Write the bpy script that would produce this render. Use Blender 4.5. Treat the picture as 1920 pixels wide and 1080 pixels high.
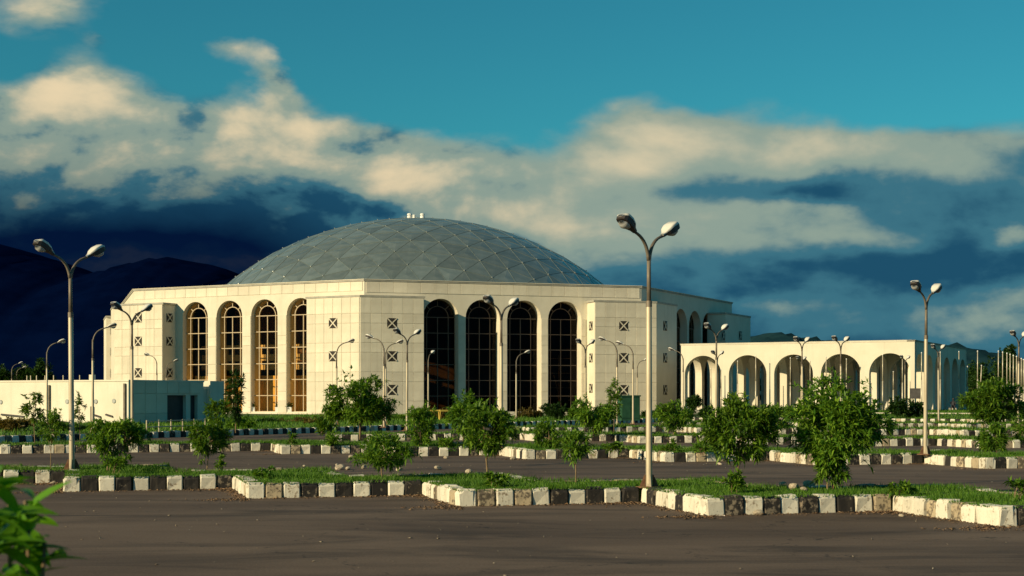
import bpy, math, random
import numpy as np
from mathutils import Vector, Matrix

random.seed(7)
RNG = np.random.default_rng(11)
R = math.radians
scene = bpy.context.scene
COL = scene.collection
for o in list(bpy.data.objects):
    bpy.data.objects.remove(o)

# ------------------------------------------------------------------ camera
FPX, HOR, HC = 2700.0, 743.0, 2.1           # focal length in photo pixels, horizon row, eye height
cam_data = bpy.data.cameras.new('camera')
cam = bpy.data.objects.new('camera', cam_data)
COL.objects.link(cam)
cam.location = (0, 0, HC)
cam.rotation_euler = (R(90), 0, 0)
cam_data.sensor_width = 36.0
cam_data.lens = 36.0 * FPX / 1920.0
cam_data.shift_y = (HOR - 540.0) / 1920.0
cam_data.clip_start = 0.1
cam_data.clip_end = 9000
cam_data.dof.use_dof = True
cam_data.dof.focus_distance = 60
cam_data.dof.aperture_fstop = 6.3
scene.camera = cam
scene.render.resolution_x, scene.render.resolution_y = 1024, 576

# ------------------------------------------------------------------ light
SUN_TRAVEL, SUN_ELEV = 37.5, 20.5            # plan direction the light travels (deg from +X), elevation
SUN_STRENGTH = 5.0
SKY_STRENGTH = 0.1
EXPOSURE = 0.2
sun_data = bpy.data.lights.new('sun', 'SUN')
sun = bpy.data.objects.new('sun', sun_data)
COL.objects.link(sun)
sun_data.energy = SUN_STRENGTH
sun_data.angle = R(0.5)
sun_data.color = (1.0, 0.80, 0.48)
tv = Vector((math.cos(R(SUN_TRAVEL)) * math.cos(R(SUN_ELEV)), math.sin(R(SUN_TRAVEL)) * math.cos(R(SUN_ELEV)), -math.sin(R(SUN_ELEV))))
sun.rotation_euler = tv.to_track_quat('-Z', 'Y').to_euler()
sun.location = (-60, -40, 60)

scene.view_settings.view_transform = 'Standard'
scene.view_settings.look = 'None'
scene.view_settings.gamma = 1.0
scene.view_settings.use_curve_mapping = False
scene.view_settings.exposure = EXPOSURE


# ------------------------------------------------------------------ node helpers
class NG:
    def __init__(self, tree):
        self.t = tree
        self.n = tree.nodes
        self.l = tree.links

    def node(self, typ, **kw):
        nd = self.n.new(typ)
        for k, v in kw.items():
            setattr(nd, k, v)
        return nd

    def put(self, sock, val):
        if val is None:
            return
        if hasattr(val, 'is_output'):
            self.l.new(val, sock)
        else:
            sock.default_value = val

    def m(self, op, a, b=None, c=None, clamp=False):
        nd = self.node('ShaderNodeMath', operation=op, use_clamp=clamp)
        self.put(nd.inputs[0], a)
        self.put(nd.inputs[1], b)
        self.put(nd.inputs[2], c)
        return nd.outputs[0]

    def mix(self, fac, a, b, blend='MIX'):
        nd = self.node('ShaderNodeMix', data_type='RGBA', blend_type=blend)
        self.put(nd.inputs[0], fac)
        for s, v in ((nd.inputs[6], a), (nd.inputs[7], b)):
            if isinstance(v, (tuple, list)) and len(v) == 3:
                v = (*v, 1)
            self.put(s, v)
        return nd.outputs[2]

    def noise(self, vec, scale, detail=4, rough=0.55, dist=0.0, out=0):
        nd = self.node('ShaderNodeTexNoise')
        nd.inputs['Scale'].default_value = scale
        nd.inputs['Detail'].default_value = detail
        nd.inputs['Roughness'].default_value = rough
        nd.inputs['Distortion'].default_value = dist
        if vec is not None:
            self.l.new(vec, nd.inputs['Vector'])
        return nd.outputs[out]

    def ramp(self, val, lo, hi, smooth=True):
        nd = self.node('ShaderNodeMapRange', interpolation_type='SMOOTHSTEP' if smooth else 'LINEAR')
        nd.clamp = True if hasattr(nd, 'clamp') else None
        self.put(nd.inputs[0], val)
        nd.inputs[1].default_value = lo
        nd.inputs[2].default_value = hi
        return nd.outputs[0]

    def mapping(self, vec, scale=(1, 1, 1), loc=(0, 0, 0), rot=(0, 0, 0)):
        nd = self.node('ShaderNodeMapping')
        self.l.new(vec, nd.inputs[0])
        nd.inputs['Scale'].default_value = scale
        nd.inputs['Location'].default_value = loc
        nd.inputs['Rotation'].default_value = rot
        return nd.outputs[0]


# ------------------------------------------------------------------ world: nishita sky + banks of cloud by direction
def build_world():
    w = bpy.data.worlds.new('World')
    scene.world = w
    w.use_nodes = True
    t = w.node_tree
    t.nodes.clear()
    g = NG(t)
    out = g.node('ShaderNodeOutputWorld')
    bg = g.node('ShaderNodeBackground')
    bg.inputs['Strength'].default_value = SKY_STRENGTH
    t.links.new(bg.outputs[0], out.inputs[0])
    sky = g.node('ShaderNodeTexSky', sky_type='NISHITA')
    sky.sun_disc = False
    sky.sun_elevation = R(SUN_ELEV)
    sky.sun_rotation = R((90 - (SUN_TRAVEL + 180)) % 360)
    sky.air_density = 1.0
    sky.dust_density = 0.3
    sky.ozone_density = 1.5
    tc = g.node('ShaderNodeTexCoord')
    d = tc.outputs['Generated']
    sep = g.node('ShaderNodeSeparateXYZ')
    t.links.new(d, sep.inputs[0])
    x, y, z = sep.outputs
    az = g.m('MULTIPLY', g.m('ARCTAN2', x, y), 57.2958)
    el = g.m('MULTIPLY', g.m('ARCSINE', z), 57.2958)
    # fine and coarse turbulence, flattened vertically like cloud decks
    vec = g.mapping(d, scale=(1, 1, 1.9))
    n1 = g.noise(vec, 6.5, 9, 0.53, 0.15)
    vec_o = g.mapping(d, scale=(1, 1, 1.9), loc=(0.013, 0.0, -0.028))
    n1o = g.noise(vec_o, 6.5, 9, 0.53, 0.15)
    vs = g.mapping(d, scale=(0.8, 0.8, 5.0))
    n2 = g.noise(vs, 5.0, 6, 0.5, 0.3)
    wcol = g.node('ShaderNodeSeparateXYZ')
    t.links.new(g.noise(vec, 9.0, 6, 0.55, 0.0, out=1), wcol.inputs[0])
    azw = g.m('ADD', az, g.m('MULTIPLY', g.m('SUBTRACT', wcol.outputs[0], 0.5), 4.6))
    elw = g.m('ADD', el, g.m('MULTIPLY', g.m('SUBTRACT', wcol.outputs[1], 0.5), 3.2))

    def blob(px, py, sx, sy, amp, acc, a=azw, e=elw):
        a0 = math.degrees(math.atan((px - 960) / FPX))
        e0 = math.degrees(math.atan((HOR - py) / FPX * math.cos(R(a0))))
        s1, s2 = sx / FPX * 57.3, sy / FPX * 57.3
        da = g.m('MULTIPLY_ADD', a, 1 / s1, -a0 / s1)
        de = g.m('MULTIPLY_ADD', e, 1 / s2, -e0 / s2)
        q = g.m('MULTIPLY_ADD', da, da, g.m('MULTIPLY', de, de))
        gs = g.m('POWER', 0.36788, q)
        return g.m('MULTIPLY_ADD', gs, amp, acc)

    # cover: where cloud hides the blue (a low bank everywhere round the horizon plus the masses in view)
    cover = g.m('MULTIPLY', g.ramp(el, 11.0, 5.0), 1.15)
    for b in ((70, 10, 110, 50, 0.75), (120, 190, 110, 70, 0.8), (250, 260, 210, 80, 0.8), (465, 85, 75, 42, 0.86), (520, 165, 34, 60, 0.72),
              (560, 290, 150, 90, 0.75), (740, 350, 130, 60, 0.7), (1200, 280, 150, 75, 0.85), (1450, 290, 200, 65, 0.7),
              (1750, 290, 220, 70, 0.75), (200, 420, 420, 140, 0.8), (1500, 470, 600, 140, 0.6), (180, 80, 45, 25, 0.4),
              (1000, 60, 700, 60, -0.6), (740, 175, 130, 50, -0.6), (900, 310, 190, 55, 0.45), (680, 270, 90, 60, 0.35), (1000, 150, 420, 45, -0.3)):
        cover = blob(*b, cover)
    dens = g.m('ADD', cover, g.m('MULTIPLY', g.m('SUBTRACT', n1, 0.5), 1.5))
    mask = g.ramp(dens, 0.17, 0.74)
    # light: sunlit crowns against shaded bases
    lit = g.m('MULTIPLY_ADD', g.ramp(el, 3.0, 9.5), 0.34, 0.06)
    for b in ((110, 190, 90, 55, 0.62), (270, 225, 100, 38, 0.3), (255, 300, 120, 40, 0.34), (430, 230, 60, 45, 0.34), (440, 335, 60, 22, 0.3),
              (560, 240, 110, 50, 0.26), (470, 85, 75, 45, 0.22), (700, 345, 75, 48, 0.42), (800, 360, 70, 50, 0.3), (1040, 425, 150, 48, 0.72),
              (1230, 270, 140, 75, 0.42), (1500, 280, 190, 45, 0.28), (1750, 270, 180, 45, 0.24), (60, 20, 100, 45, 0.25),
              (1150, 330, 120, 60, 0.25), (1650, 440, 200, 28, 0.2), (1540, 400, 140, 24, 0.14), (1900, 440, 60, 26, 0.42),
              (1500, 365, 190, 24, -0.30), (1780, 410, 190, 45, -0.24), (1640, 500, 230, 36, -0.24), (230, 270, 45, 26, -0.3),
              (390, 310, 60, 24, -0.2), (560, 330, 120, 40, -0.1), (1450, 560, 60, 20, 0.26), (1800, 600, 130, 34, 0.16), (1860, 545, 80, 24, 0.16), (1600, 620, 300, 40, 0.08), (1720, 565, 280, 45, 0.14),
              (860, 480, 420, 60, 0.1), (920, 345, 190, 70, 0.28), (640, 300, 120, 60, 0.15), (1330, 420, 220, 50, 0.12), (1480, 400, 520, 170, 0.05), (110, 165, 70, 35, 0.25), (505, 160, 50, 60, 0.4), (470, 110, 60, 40, 0.2)):
        lit = blob(*b, lit)
    rel = g.m('MULTIPLY', g.m('SUBTRACT', n1, n1o), 4.2)
    rel = g.m('MULTIPLY', rel, g.m('MULTIPLY_ADD', g.ramp(az, -4.0, 5.0), -0.62, 1.0))
    lit = g.m('ADD', lit, rel)
    lit = g.m('MULTIPLY_ADD', g.m('SUBTRACT', n2, 0.5), 0.4, lit)
    lit = g.m('TANH', g.m('MULTIPLY', g.m('MAXIMUM', lit, 0.0), 1.02))
    # the storm gloom over the hills on the left
    gloom = blob(60, 660, 560, 230, 1.35, 0.0, az, el)
    gloom = blob(320, 500, 340, 90, 0.75, gloom)
    gloom = g.m('MINIMUM', gloom, 1.0)
    k = 1.0 / SKY_STRENGTH / (2 ** EXPOSURE)
    cr = g.node('ShaderNodeValToRGB')
    cr.color_ramp.interpolation = 'EASE'
    els = cr.color_ramp.elements
    stops = ((0.0, (0.013, 0.078, 0.142)), (0.27, (0.045, 0.165, 0.225)), (0.54, (0.27, 0.355, 0.30)), (0.95, (0.84, 0.68, 0.43)))
    els[0].position, els[0].color = 0.0, (*stops[0][1], 1)
    els[1].position, els[1].color = 0.95, (*stops[3][1], 1)
    for p, c in stops[1:3]:
        e = els.new(p)
        e.color = (*c, 1)
    t.links.new(lit, cr.inputs[0])
    cl = g.mix(1.0, cr.outputs[0], (k, k, k), 'MULTIPLY')
    blue = g.mix(1.0, sky.outputs[0], (0.12, 0.62, 0.60), 'MULTIPLY')
    full = g.mix(mask, blue, cl)
    g.put(bg.inputs[0], g.mix(g.m('MULTIPLY', gloom, 0.97), full, tuple(k * v for v in (0.0006, 0.0052, 0.030))))


build_world()
scene.world.cycles.sampling_method = 'MANUAL'
scene.world.cycles.sample_map_resolution = 512


# ------------------------------------------------------------------ materials
MATS = {}


def pmat(name, c1, c2, scale=3.0, rough=0.8, bump=0.0, rand=0.0, metal=0.0, island=0.0, detail=5, coord='Object', stretch=(1, 1, 1), spec=0.4, lo=0.3, hi=0.7, bscale=None):
    """noise blend of two colours, per-object (rand) or per-piece (island) tone variation, fine bump"""
    m = bpy.data.materials.new(name)
    m.use_nodes = True
    t = m.node_tree
    b = t.nodes['Principled BSDF']
    g = NG(t)
    tc = g.node('ShaderNodeTexCoord')
    v = g.mapping(tc.outputs[coord], scale=stretch)
    if rand or island:
        pass
    n = g.noise(v, scale, detail, 0.6)
    col = g.mix(g.ramp(n, lo, hi), c1, c2)
    if rand:
        oi = g.node('ShaderNodeObjectInfo')
        f = g.m('MULTIPLY_ADD', oi.outputs['Random'], rand, 1 - rand / 2)
        col = g.mix(1.0, col, f, 'MULTIPLY')
    if island:
        ge = g.node('ShaderNodeNewGeometry')
        f = g.m('MULTIPLY_ADD', ge.outputs['Random Per Island'], island, 1 - island / 2)
        col = g.mix(1.0, col, f, 'MULTIPLY')
    if name.startswith('wall_'):
        ge2 = g.node('ShaderNodeNewGeometry')
        pv = ge2.outputs['Position']
        st = g.noise(g.mapping(pv, scale=(1.6, 1.6, 0.10)), 1.0, 5, 0.65)
        bl = g.noise(pv, 0.22, 4, 0.6)
        col = g.mix(g.m('MULTIPLY', g.ramp(st, 0.5, 0.8), 0.38), col, tuple(0.62 * v for v in c1))
        col = g.mix(g.m('MULTIPLY', g.ramp(bl, 0.45, 0.75), 0.22), col, tuple(0.7 * v for v in c1))
    g.put(b.inputs['Base Color'], col)
    b.inputs['Roughness'].default_value = rough
    b.inputs['Metallic'].default_value = metal
    b.inputs['Specular IOR Level'].default_value = spec
    if bump:
        bn = g.node('ShaderNodeBump')
        bn.inputs['Strength'].default_value = bump
        bn.inputs['Distance'].default_value = 0.02
        t.links.new(g.noise(v, bscale or scale * 6, 4, 0.6), bn.inputs['Height'])
        t.links.new(bn.outputs[0], b.inputs['Normal'])
    MATS[name] = m
    return m


def leaf_mat(name, c1, c2, trans=0.35, rough=0.45, var=0.7):
    m = bpy.data.materials.new(name)
    m.use_nodes = True
    t = m.node_tree
    t.nodes.clear()
    g = NG(t)
    out = g.node('ShaderNodeOutputMaterial')
    ge = g.node('ShaderNodeNewGeometry')
    col = g.mix(g.m('POWER', ge.outputs['Random Per Island'], 1.4), c1, c2)
    oi = g.node('ShaderNodeObjectInfo')
    col = g.mix(1.0, col, g.m('MULTIPLY_ADD', oi.outputs['Random'], var * 0.5, 1 - var * 0.25), 'MULTIPLY')
    b = g.node('ShaderNodeBsdfPrincipled')
    g.put(b.inputs['Base Color'], col)
    b.inputs['Roughness'].default_value = rough
    b.inputs['Specular IOR Level'].default_value = 0.3
    tr = g.node('ShaderNodeBsdfTranslucent')
    g.put(tr.inputs[0], g.mix(1.0, col, (1.3, 1.25, 0.35), 'MULTIPLY'))
    mx = g.node('ShaderNodeMixShader')
    mx.inputs[0].default_value = trans
    t.links.new(b.outputs[0], mx.inputs[1])
    t.links.new(tr.outputs[0], mx.inputs[2])
    t.links.new(mx.outputs[0], out.inputs[0])
    MATS[name] = m
    return m


def asphalt_mat():
    m = bpy.data.materials.new('asphalt')
    m.use_nodes = True
    t = m.node_tree
    b = t.nodes['Principled BSDF']
    g = NG(t)
    tc = g.node('ShaderNodeTexCoord')
    o = tc.outputs['Object']
    big = g.noise(g.mapping(o, scale=(0.35, 0.9, 1), rot=(0, 0, R(12))), 0.35, 5, 0.6, 0.6)
    streak = g.noise(g.mapping(o, scale=(0.42, 1.5, 1), rot=(0, 0, R(14))), 0.42, 7, 0.62, 1.1)
    fine = g.noise(o, 28, 4, 0.7)
    spots = g.noise(o, 3.2, 5, 0.7)
    c = g.mix(g.ramp(big, 0.3, 0.72), (0.094, 0.065, 0.049), (0.160, 0.114, 0.085))
    c = g.mix(g.m('MULTIPLY', g.ramp(streak, 0.44, 0.68), 0.75), c, (0.040, 0.029, 0.024))
    c = g.mix(g.m('MULTIPLY', g.ramp(spots, 0.6, 0.8), 0.35), c, (0.14, 0.105, 0.078))
    c = g.mix(1.0, c, g.m('MULTIPLY_ADD', fine, 1.3, 0.35), 'MULTIPLY')
    vor = g.node('ShaderNodeTexVoronoi', feature='DISTANCE_TO_EDGE')
    vor.inputs['Scale'].default_value = 0.17
    wv = g.node('ShaderNodeVectorMath', operation='ADD')
    t.links.new(o, wv.inputs[0])
    wn = g.node('ShaderNodeVectorMath', operation='SCALE')
    t.links.new(g.noise(o, 0.9, 5, 0.6, out=1), wn.inputs[0])
    wn.inputs[3].default_value = 2.0
    t.links.new(wn.outputs[0], wv.inputs[1])
    t.links.new(wv.outputs[0], vor.inputs['Vector'])
    crack = g.m('MULTIPLY', g.ramp(vor.outputs['Distance'], 0.006, 0.0), g.ramp(spots, 0.42, 0.6))
    c = g.mix(crack, c, (0.02, 0.017, 0.015))
    g.put(b.inputs['Base Color'], c)
    b.inputs['Roughness'].default_value = 0.85
    b.inputs['Specular IOR Level'].default_value = 0.25
    bn = g.node('ShaderNodeBump')
    bn.inputs['Strength'].default_value = 0.5
    bn.inputs['Distance'].default_value = 0.012
    t.links.new(g.m('ADD', g.m('MULTIPLY', fine, 0.6), spots), bn.inputs['Height'])
    t.links.new(bn.outputs[0], b.inputs['Normal'])
    MATS['asphalt'] = m


def kerb_mat(name, paint, wear, wear_col=(0.30, 0.24, 0.17)):
    """painted concrete, the paint worn off in chips and stained in streaks"""
    m = bpy.data.materials.new(name)
    m.use_nodes = True
    t = m.node_tree
    b = t.nodes['Principled BSDF']
    g = NG(t)
    tc = g.node('ShaderNodeTexCoord')
    oi = g.node('ShaderNodeObjectInfo')
    ad = g.node('ShaderNodeVectorMath', operation='ADD')
    cx = g.node('ShaderNodeCombineXYZ')
    for i, f in enumerate((37.0, 91.0, 53.0)):
        t.links.new(g.m('MULTIPLY', oi.outputs['Random'], f), cx.inputs[i])
    t.links.new(tc.outputs['Object'], ad.inputs[0])
    t.links.new(cx.outputs[0], ad.inputs[1])
    v = ad.outputs[0]
    chip = g.noise(v, 9, 6, 0.68)
    stain = g.noise(g.mapping(v, scale=(6, 6, 1.2)), 1.6, 4, 0.6)
    amount = g.m('MULTIPLY_ADD', g.m('FRACT', g.m('MULTIPLY', oi.outputs['Random'], 17.3)), 0.16, -0.08)
    mask = g.ramp(g.m('ADD', chip, amount), wear, wear + 0.09)
    c = g.mix(g.m('MULTIPLY', g.ramp(stain, 0.45, 0.75), 0.45), paint, tuple(0.45 * p + 0.3 * q for p, q in zip(paint, wear_col)))
    c = g.mix(mask, c, wear_col)
    c = g.mix(g.ramp(g.noise(v, 30, 3, 0.6), 0.64, 0.74), c, (0.05, 0.042, 0.035))
    c = g.mix(1.0, c, g.m('MULTIPLY_ADD', oi.outputs['Random'], 0.3, 0.83), 'MULTIPLY')
    g.put(b.inputs['Base Color'], c)
    b.inputs['Roughness'].default_value = 0.85
    bn = g.node('ShaderNodeBump')
    bn.inputs['Strength'].default_value = 0.6
    bn.inputs['Distance'].default_value = 0.012
    t.links.new(chip, bn.inputs['Height'])
    t.links.new(bn.outputs[0], b.inputs['Normal'])
    MATS[name] = m


def glass_mat(name, tint, refl=0.10):
    m = bpy.data.materials.new(name)
    m.use_nodes = True
    t = m.node_tree
    t.nodes.clear()
    g = NG(t)
    out = g.node('ShaderNodeOutputMaterial')
    tr = g.node('ShaderNodeBsdfTransparent')
    tr.inputs[0].default_value = (*tint, 1)
    gl = g.node('ShaderNodeBsdfGlossy')
    gl.inputs['Roughness'].default_value = 0.03
    lw = g.node('ShaderNodeLayerWeight')
    lw.inputs[0].default_value = 0.12
    mx = g.node('ShaderNodeMixShader')
    g.put(mx.inputs[0], g.m('MULTIPLY_ADD', lw.outputs['Fresnel'], 0.3, refl * 0.15))
    t.links.new(tr.outputs[0], mx.inputs[1])
    t.links.new(gl.outputs[0], mx.inputs[2])
    t.links.new(mx.outputs[0], out.inputs[0])
    MATS[name] = m


asphalt_mat()
kerb_mat('kerb_white', (0.68, 0.64, 0.53), 0.585)
kerb_mat('kerb_black', (0.014, 0.012, 0.011), 0.56, (0.22, 0.18, 0.13))
kerb_mat('kerb_bare', (0.44, 0.36, 0.24), 0.47, (0.13, 0.105, 0.075))
glass_mat('window_glass', (0.96, 0.88, 0.72), 0.06)
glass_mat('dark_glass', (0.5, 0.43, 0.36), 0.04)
pmat('wall_cream', (0.66, 0.61, 0.49), (0.72, 0.67, 0.55), 0.5, 0.75, 0.15, 0.07, bscale=14)
pmat('wall_panel', (0.62, 0.565, 0.45), (0.71, 0.655, 0.53), 0.7, 0.65, 0.1, 0.16, bscale=14)
pmat('wall_annex', (0.66, 0.62, 0.51), (0.74, 0.70, 0.59), 0.6, 0.75, 0.15, 0.05, bscale=14)
pmat('coping_grey', (0.30, 0.29, 0.25), (0.42, 0.40, 0.34), 1.2, 0.7)
pmat('frame_cream', (0.42, 0.33, 0.21), (0.48, 0.385, 0.26), 2, 0.5)
pmat('frame_shaded', (0.12, 0.08, 0.055), (0.16, 0.11, 0.075), 2, 0.5)  # shaded copy of the cream frames, the shade put into the colour
pmat('recess_dark', (0.02, 0.018, 0.016), (0.035, 0.03, 0.026), 2, 0.8)
pmat('roof_grey', (0.22, 0.22, 0.2), (0.3, 0.3, 0.27), 0.6, 0.85)
pmat('interior_brown', (0.10, 0.065, 0.04), (0.15, 0.10, 0.06), 0.5, 0.9)
pmat('curtain_gold', (0.66, 0.46, 0.17), (0.78, 0.57, 0.24), 2.5, 0.85, stretch=(6, 6, 0.4))
pmat('gallery_tan', (0.56, 0.45, 0.29), (0.66, 0.54, 0.36), 1, 0.8)
pmat('dome_metal', (0.27, 0.335, 0.315), (0.36, 0.42, 0.39), 0.9, 0.32, 0.12, 0.36, 0.66, bscale=2.5, stretch=(1, 1, 1))
pmat('dome_rib', (0.14, 0.17, 0.16), (0.18, 0.21, 0.20), 2, 0.5, 0, 0, 0.3)
pmat('dome_hub', (0.40, 0.42, 0.40), (0.5, 0.52, 0.5), 2, 0.35, 0, 0, 0.6)
pmat('vent_white', (0.75, 0.75, 0.72), (0.82, 0.82, 0.8), 3, 0.5)
pmat('pole_paint', (0.40, 0.34, 0.24), (0.56, 0.49, 0.36), 2.2, 0.5, 0.1, 0.2, 0.2, stretch=(1, 1, 0.35))
pmat('pole_dark', (0.12, 0.10, 0.08), (0.2, 0.17, 0.13), 3, 0.55, 0.1, 0.15, 0.2)
pmat('pole_rust', (0.10, 0.045, 0.025), (0.20, 0.11, 0.06), 9, 0.85, 0.4)
pmat('lamp_shell', (0.62, 0.60, 0.54), (0.72, 0.70, 0.63), 4, 0.4, 0, 0.1)
pmat('lamp_side', (0.035, 0.03, 0.03), (0.06, 0.05, 0.045), 4, 0.5)
pmat('lamp_lens', (0.42, 0.43, 0.42), (0.5, 0.51, 0.5), 4, 0.15)
pmat('bark', (0.16, 0.11, 0.06), (0.26, 0.19, 0.11), 14, 0.9, 0.5, 0.2, stretch=(1, 1, 0.3))
pmat('soil_grass', (0.045, 0.085, 0.014), (0.085, 0.11, 0.026), 1.5, 0.95, 0.6)
pmat('ground_earth', (0.06, 0.075, 0.025), (0.11, 0.10, 0.05), 0.05, 0.95)
pmat('lawn_soil', (0.032, 0.075, 0.011), (0.065, 0.105, 0.022), 0.35, 0.95, 0.5)
pmat('stone', (0.30, 0.25, 0.18), (0.50, 0.43, 0.33), 7, 0.85, 0.5, 0.4)
pmat('concrete', (0.42, 0.39, 0.32), (0.56, 0.52, 0.44), 2, 0.85, 0.2)
pmat('cabinet_green', (0.018, 0.07, 0.035), (0.03, 0.10, 0.05), 2, 0.5)
pmat('metal_dark', (0.03, 0.028, 0.03), (0.06, 0.055, 0.055), 3, 0.6)
pmat('door_dark', (0.022, 0.02, 0.024), (0.04, 0.035, 0.04), 2, 0.5)
pmat('flagpole_paint', (0.5, 0.44, 0.33), (0.62, 0.56, 0.44), 2, 0.4, 0, 0.2, 0.2)
pmat('hill_forest_shade', (0.0004, 0.0030, 0.020), (0.0008, 0.0046, 0.028), 0.02, 1.0, spec=0.0)  # near-black blue: cloud shadow over the forest put into its colour
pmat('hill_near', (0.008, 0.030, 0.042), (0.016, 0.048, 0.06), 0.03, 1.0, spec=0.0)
pmat('litter', (0.10, 0.055, 0.030), (0.24, 0.16, 0.095), 9, 0.9, island=0.8)
pmat('yellow_paint', (0.55, 0.38, 0.06), (0.68, 0.5, 0.1), 3, 0.6)
pmat('cloth_dark', (0.02, 0.02, 0.025), (0.04, 0.04, 0.05), 8, 0.9)
pmat('skin', (0.25, 0.14, 0.09), (0.3, 0.18, 0.12), 8, 0.6)
leaf_mat('leaf_green', (0.036, 0.110, 0.009), (0.205, 0.345, 0.030))
leaf_mat('leaf_bright', (0.060, 0.155, 0.014), (0.200, 0.330, 0.036), 0.4)
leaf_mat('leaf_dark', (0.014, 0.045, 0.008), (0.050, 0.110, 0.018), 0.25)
leaf_mat('leaf_dry', (0.12, 0.085, 0.025), (0.22, 0.18, 0.05), 0.3)
leaf_mat('leaf_near', (0.06, 0.20, 0.014), (0.19, 0.42, 0.030), 0.45, 0.35, 0.9)
leaf_mat('grass_blade', (0.040, 0.120, 0.009), (0.120, 0.235, 0.020), 0.3, 0.6, 0.2)


# ------------------------------------------------------------------ mesh helpers
WLOC = {}


def wl(o):
    return WLOC.get(o.name, Vector((0, 0, 0))) if o is not None else Vector((0, 0, 0))


def link(o, parent=None):
    COL.objects.link(o)
    if parent is not None:
        o.parent = parent
    return o


def tag(o, label=None, cat=None, group=None, kind=None):
    if label:
        o['label'] = label
    if cat:
        o['category'] = cat
    if group:
        o['group'] = group
    if kind:
        o['kind'] = kind
    return o


def empty(name, loc=(0, 0, 0), rz=0.0):
    o = bpy.data.objects.new(name, None)
    o.empty_display_size = 0.3
    o.location = loc
    o.rotation_euler = (0, 0, rz)
    COL.objects.link(o)
    WLOC[o.name] = Vector(loc)
    return o


def mesh_obj(name, me, parent=None, loc=(0, 0, 0), rot=(0, 0, 0), scale=(1, 1, 1)):
    """an object sharing mesh data; loc in world space for parents that are not rotated"""
    o = bpy.data.objects.new(name, me)
    link(o, parent)
    o.location = Vector(loc) - wl(parent)
    o.rotation_euler = rot
    o.scale = scale
    WLOC[o.name] = Vector(loc)
    return o


class MB:
    def __init__(self):
        self.v, self.f, self.mi = [], [], []

    def add(self, vs, fs, mi=0):
        b = len(self.v)
        self.v += [tuple(p) for p in vs]
        self.f += [tuple(b + i for i in q) for q in fs]
        self.mi += [mi] * len(fs)

    def hexa(self, p, mi=0):
        """8 corners: bottom 4 ccw then top 4 ccw"""
        self.add(p, [(3, 2, 1, 0), (4, 5, 6, 7), (0, 1, 5, 4), (1, 2, 6, 5), (2, 3, 7, 6), (3, 0, 4, 7)], mi)

    def box(self, c, s, rz=0.0, mi=0):
        ca, sa = math.cos(rz), math.sin(rz)
        p = []
        for z in (-1, 1):
            for x, y in ((-1, -1), (1, -1), (1, 1), (-1, 1)):
                lx, ly = x * s[0] / 2, y * s[1] / 2
                p.append((c[0] + lx * ca - ly * sa, c[1] + lx * sa + ly * ca, c[2] + z * s[2] / 2))
        self.hexa(p, mi)

    def prism(self, poly, z0, z1, mi=0, cap=True):
        n = len(poly)
        vs = [(x, y, z0) for x, y in poly] + [(x, y, z1) for x, y in poly]
        fs = [(i, (i + 1) % n, n + (i + 1) % n, n + i) for i in range(n)]
        if cap:
            fs += [tuple(range(n, 2 * n)), tuple(reversed(range(n)))]
        self.add(vs, fs, mi)

    def tube(self, path, radii, n=8, mi=0, cap=True):
        path = [Vector(p) for p in path]
        if not hasattr(radii, '__len__'):
            radii = [radii] * len(path)
        vs, fs = [], []
        ref = None
        for i, p in enumerate(path):
            d = (path[min(i + 1, len(path) - 1)] - path[max(i - 1, 0)]).normalized()
            if ref is None:
                ref = Vector((1, 0, 0)) if abs(d.x) < 0.9 else Vector((0, 1, 0))
            a = (ref - d * ref.dot(d)).normalized()
            ref = a
            b = d.cross(a)
            for k in range(n):
                an = 2 * math.pi * k / n
                vs.append(p + (a * math.cos(an) + b * math.sin(an)) * radii[i])
        for i in range(len(path) - 1):
            for k in range(n):
                fs.append((i * n + k, i * n + (k + 1) % n, (i + 1) * n + (k + 1) % n, (i + 1) * n + k))
        if cap:
            fs.append(tuple(reversed(range(n))))
            fs.append(tuple(range((len(path) - 1) * n, len(path) * n)))
        self.add(vs, fs, mi)

    def mesh(self, name, mats, smooth=False, off=(0, 0, 0)):
        me = bpy.data.meshes.new(name)
        ox, oy, oz = off
        me.from_pydata([(x - ox, y - oy, z - oz) for x, y, z in self.v], [], self.f)
        if not isinstance(mats, (list, tuple)):
            mats = [mats]
        for m in mats:
            me.materials.append(MATS[m])
        if len(mats) > 1:
            me.polygons.foreach_set('material_index', self.mi)
        if smooth:
            me.polygons.foreach_set('use_smooth', [True] * len(self.f))
        me.update()
        return me

    def build(self, name, mats, parent=None, smooth=False):
        """vertices are world coordinates (parent not rotated) or local ones when the parent is at the origin"""
        o = bpy.data.objects.new(name, self.mesh(name, mats, smooth, wl(parent)))
        link(o, parent)
        WLOC[o.name] = wl(parent).copy()
        return o


def fast_mesh(name, verts, tris, mat, smooth=False):
    me = bpy.data.meshes.new(name)
    verts = np.asarray(verts, dtype=np.float32)
    tris = np.asarray(tris, dtype=np.int32)
    me.vertices.add(len(verts))
    me.vertices.foreach_set('co', verts.ravel())
    k = tris.shape[1]
    me.loops.add(tris.size)
    me.loops.foreach_set('vertex_index', tris.ravel())
    me.polygons.add(len(tris))
    me.polygons.foreach_set('loop_start', np.arange(0, tris.size, k, dtype=np.int32))
    me.polygons.foreach_set('loop_total', np.full(len(tris), k, dtype=np.int32))
    me.materials.append(MATS[mat])
    if smooth:
        me.polygons.foreach_set('use_smooth', np.ones(len(tris), dtype=bool))
    me.update(calc_edges=True)
    return me


def copy_tree(o, parent=None):
    c = o.copy()
    COL.objects.link(c)
    c.parent = parent
    for ch in list(o.children):
        copy_tree(ch, c)
    return c


def ground_pt(px, py, z=0.0):
    d = FPX * (HC - z) / (py - HOR)
    return Vector(((px - 960) / FPX * d, d, z))


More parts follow.
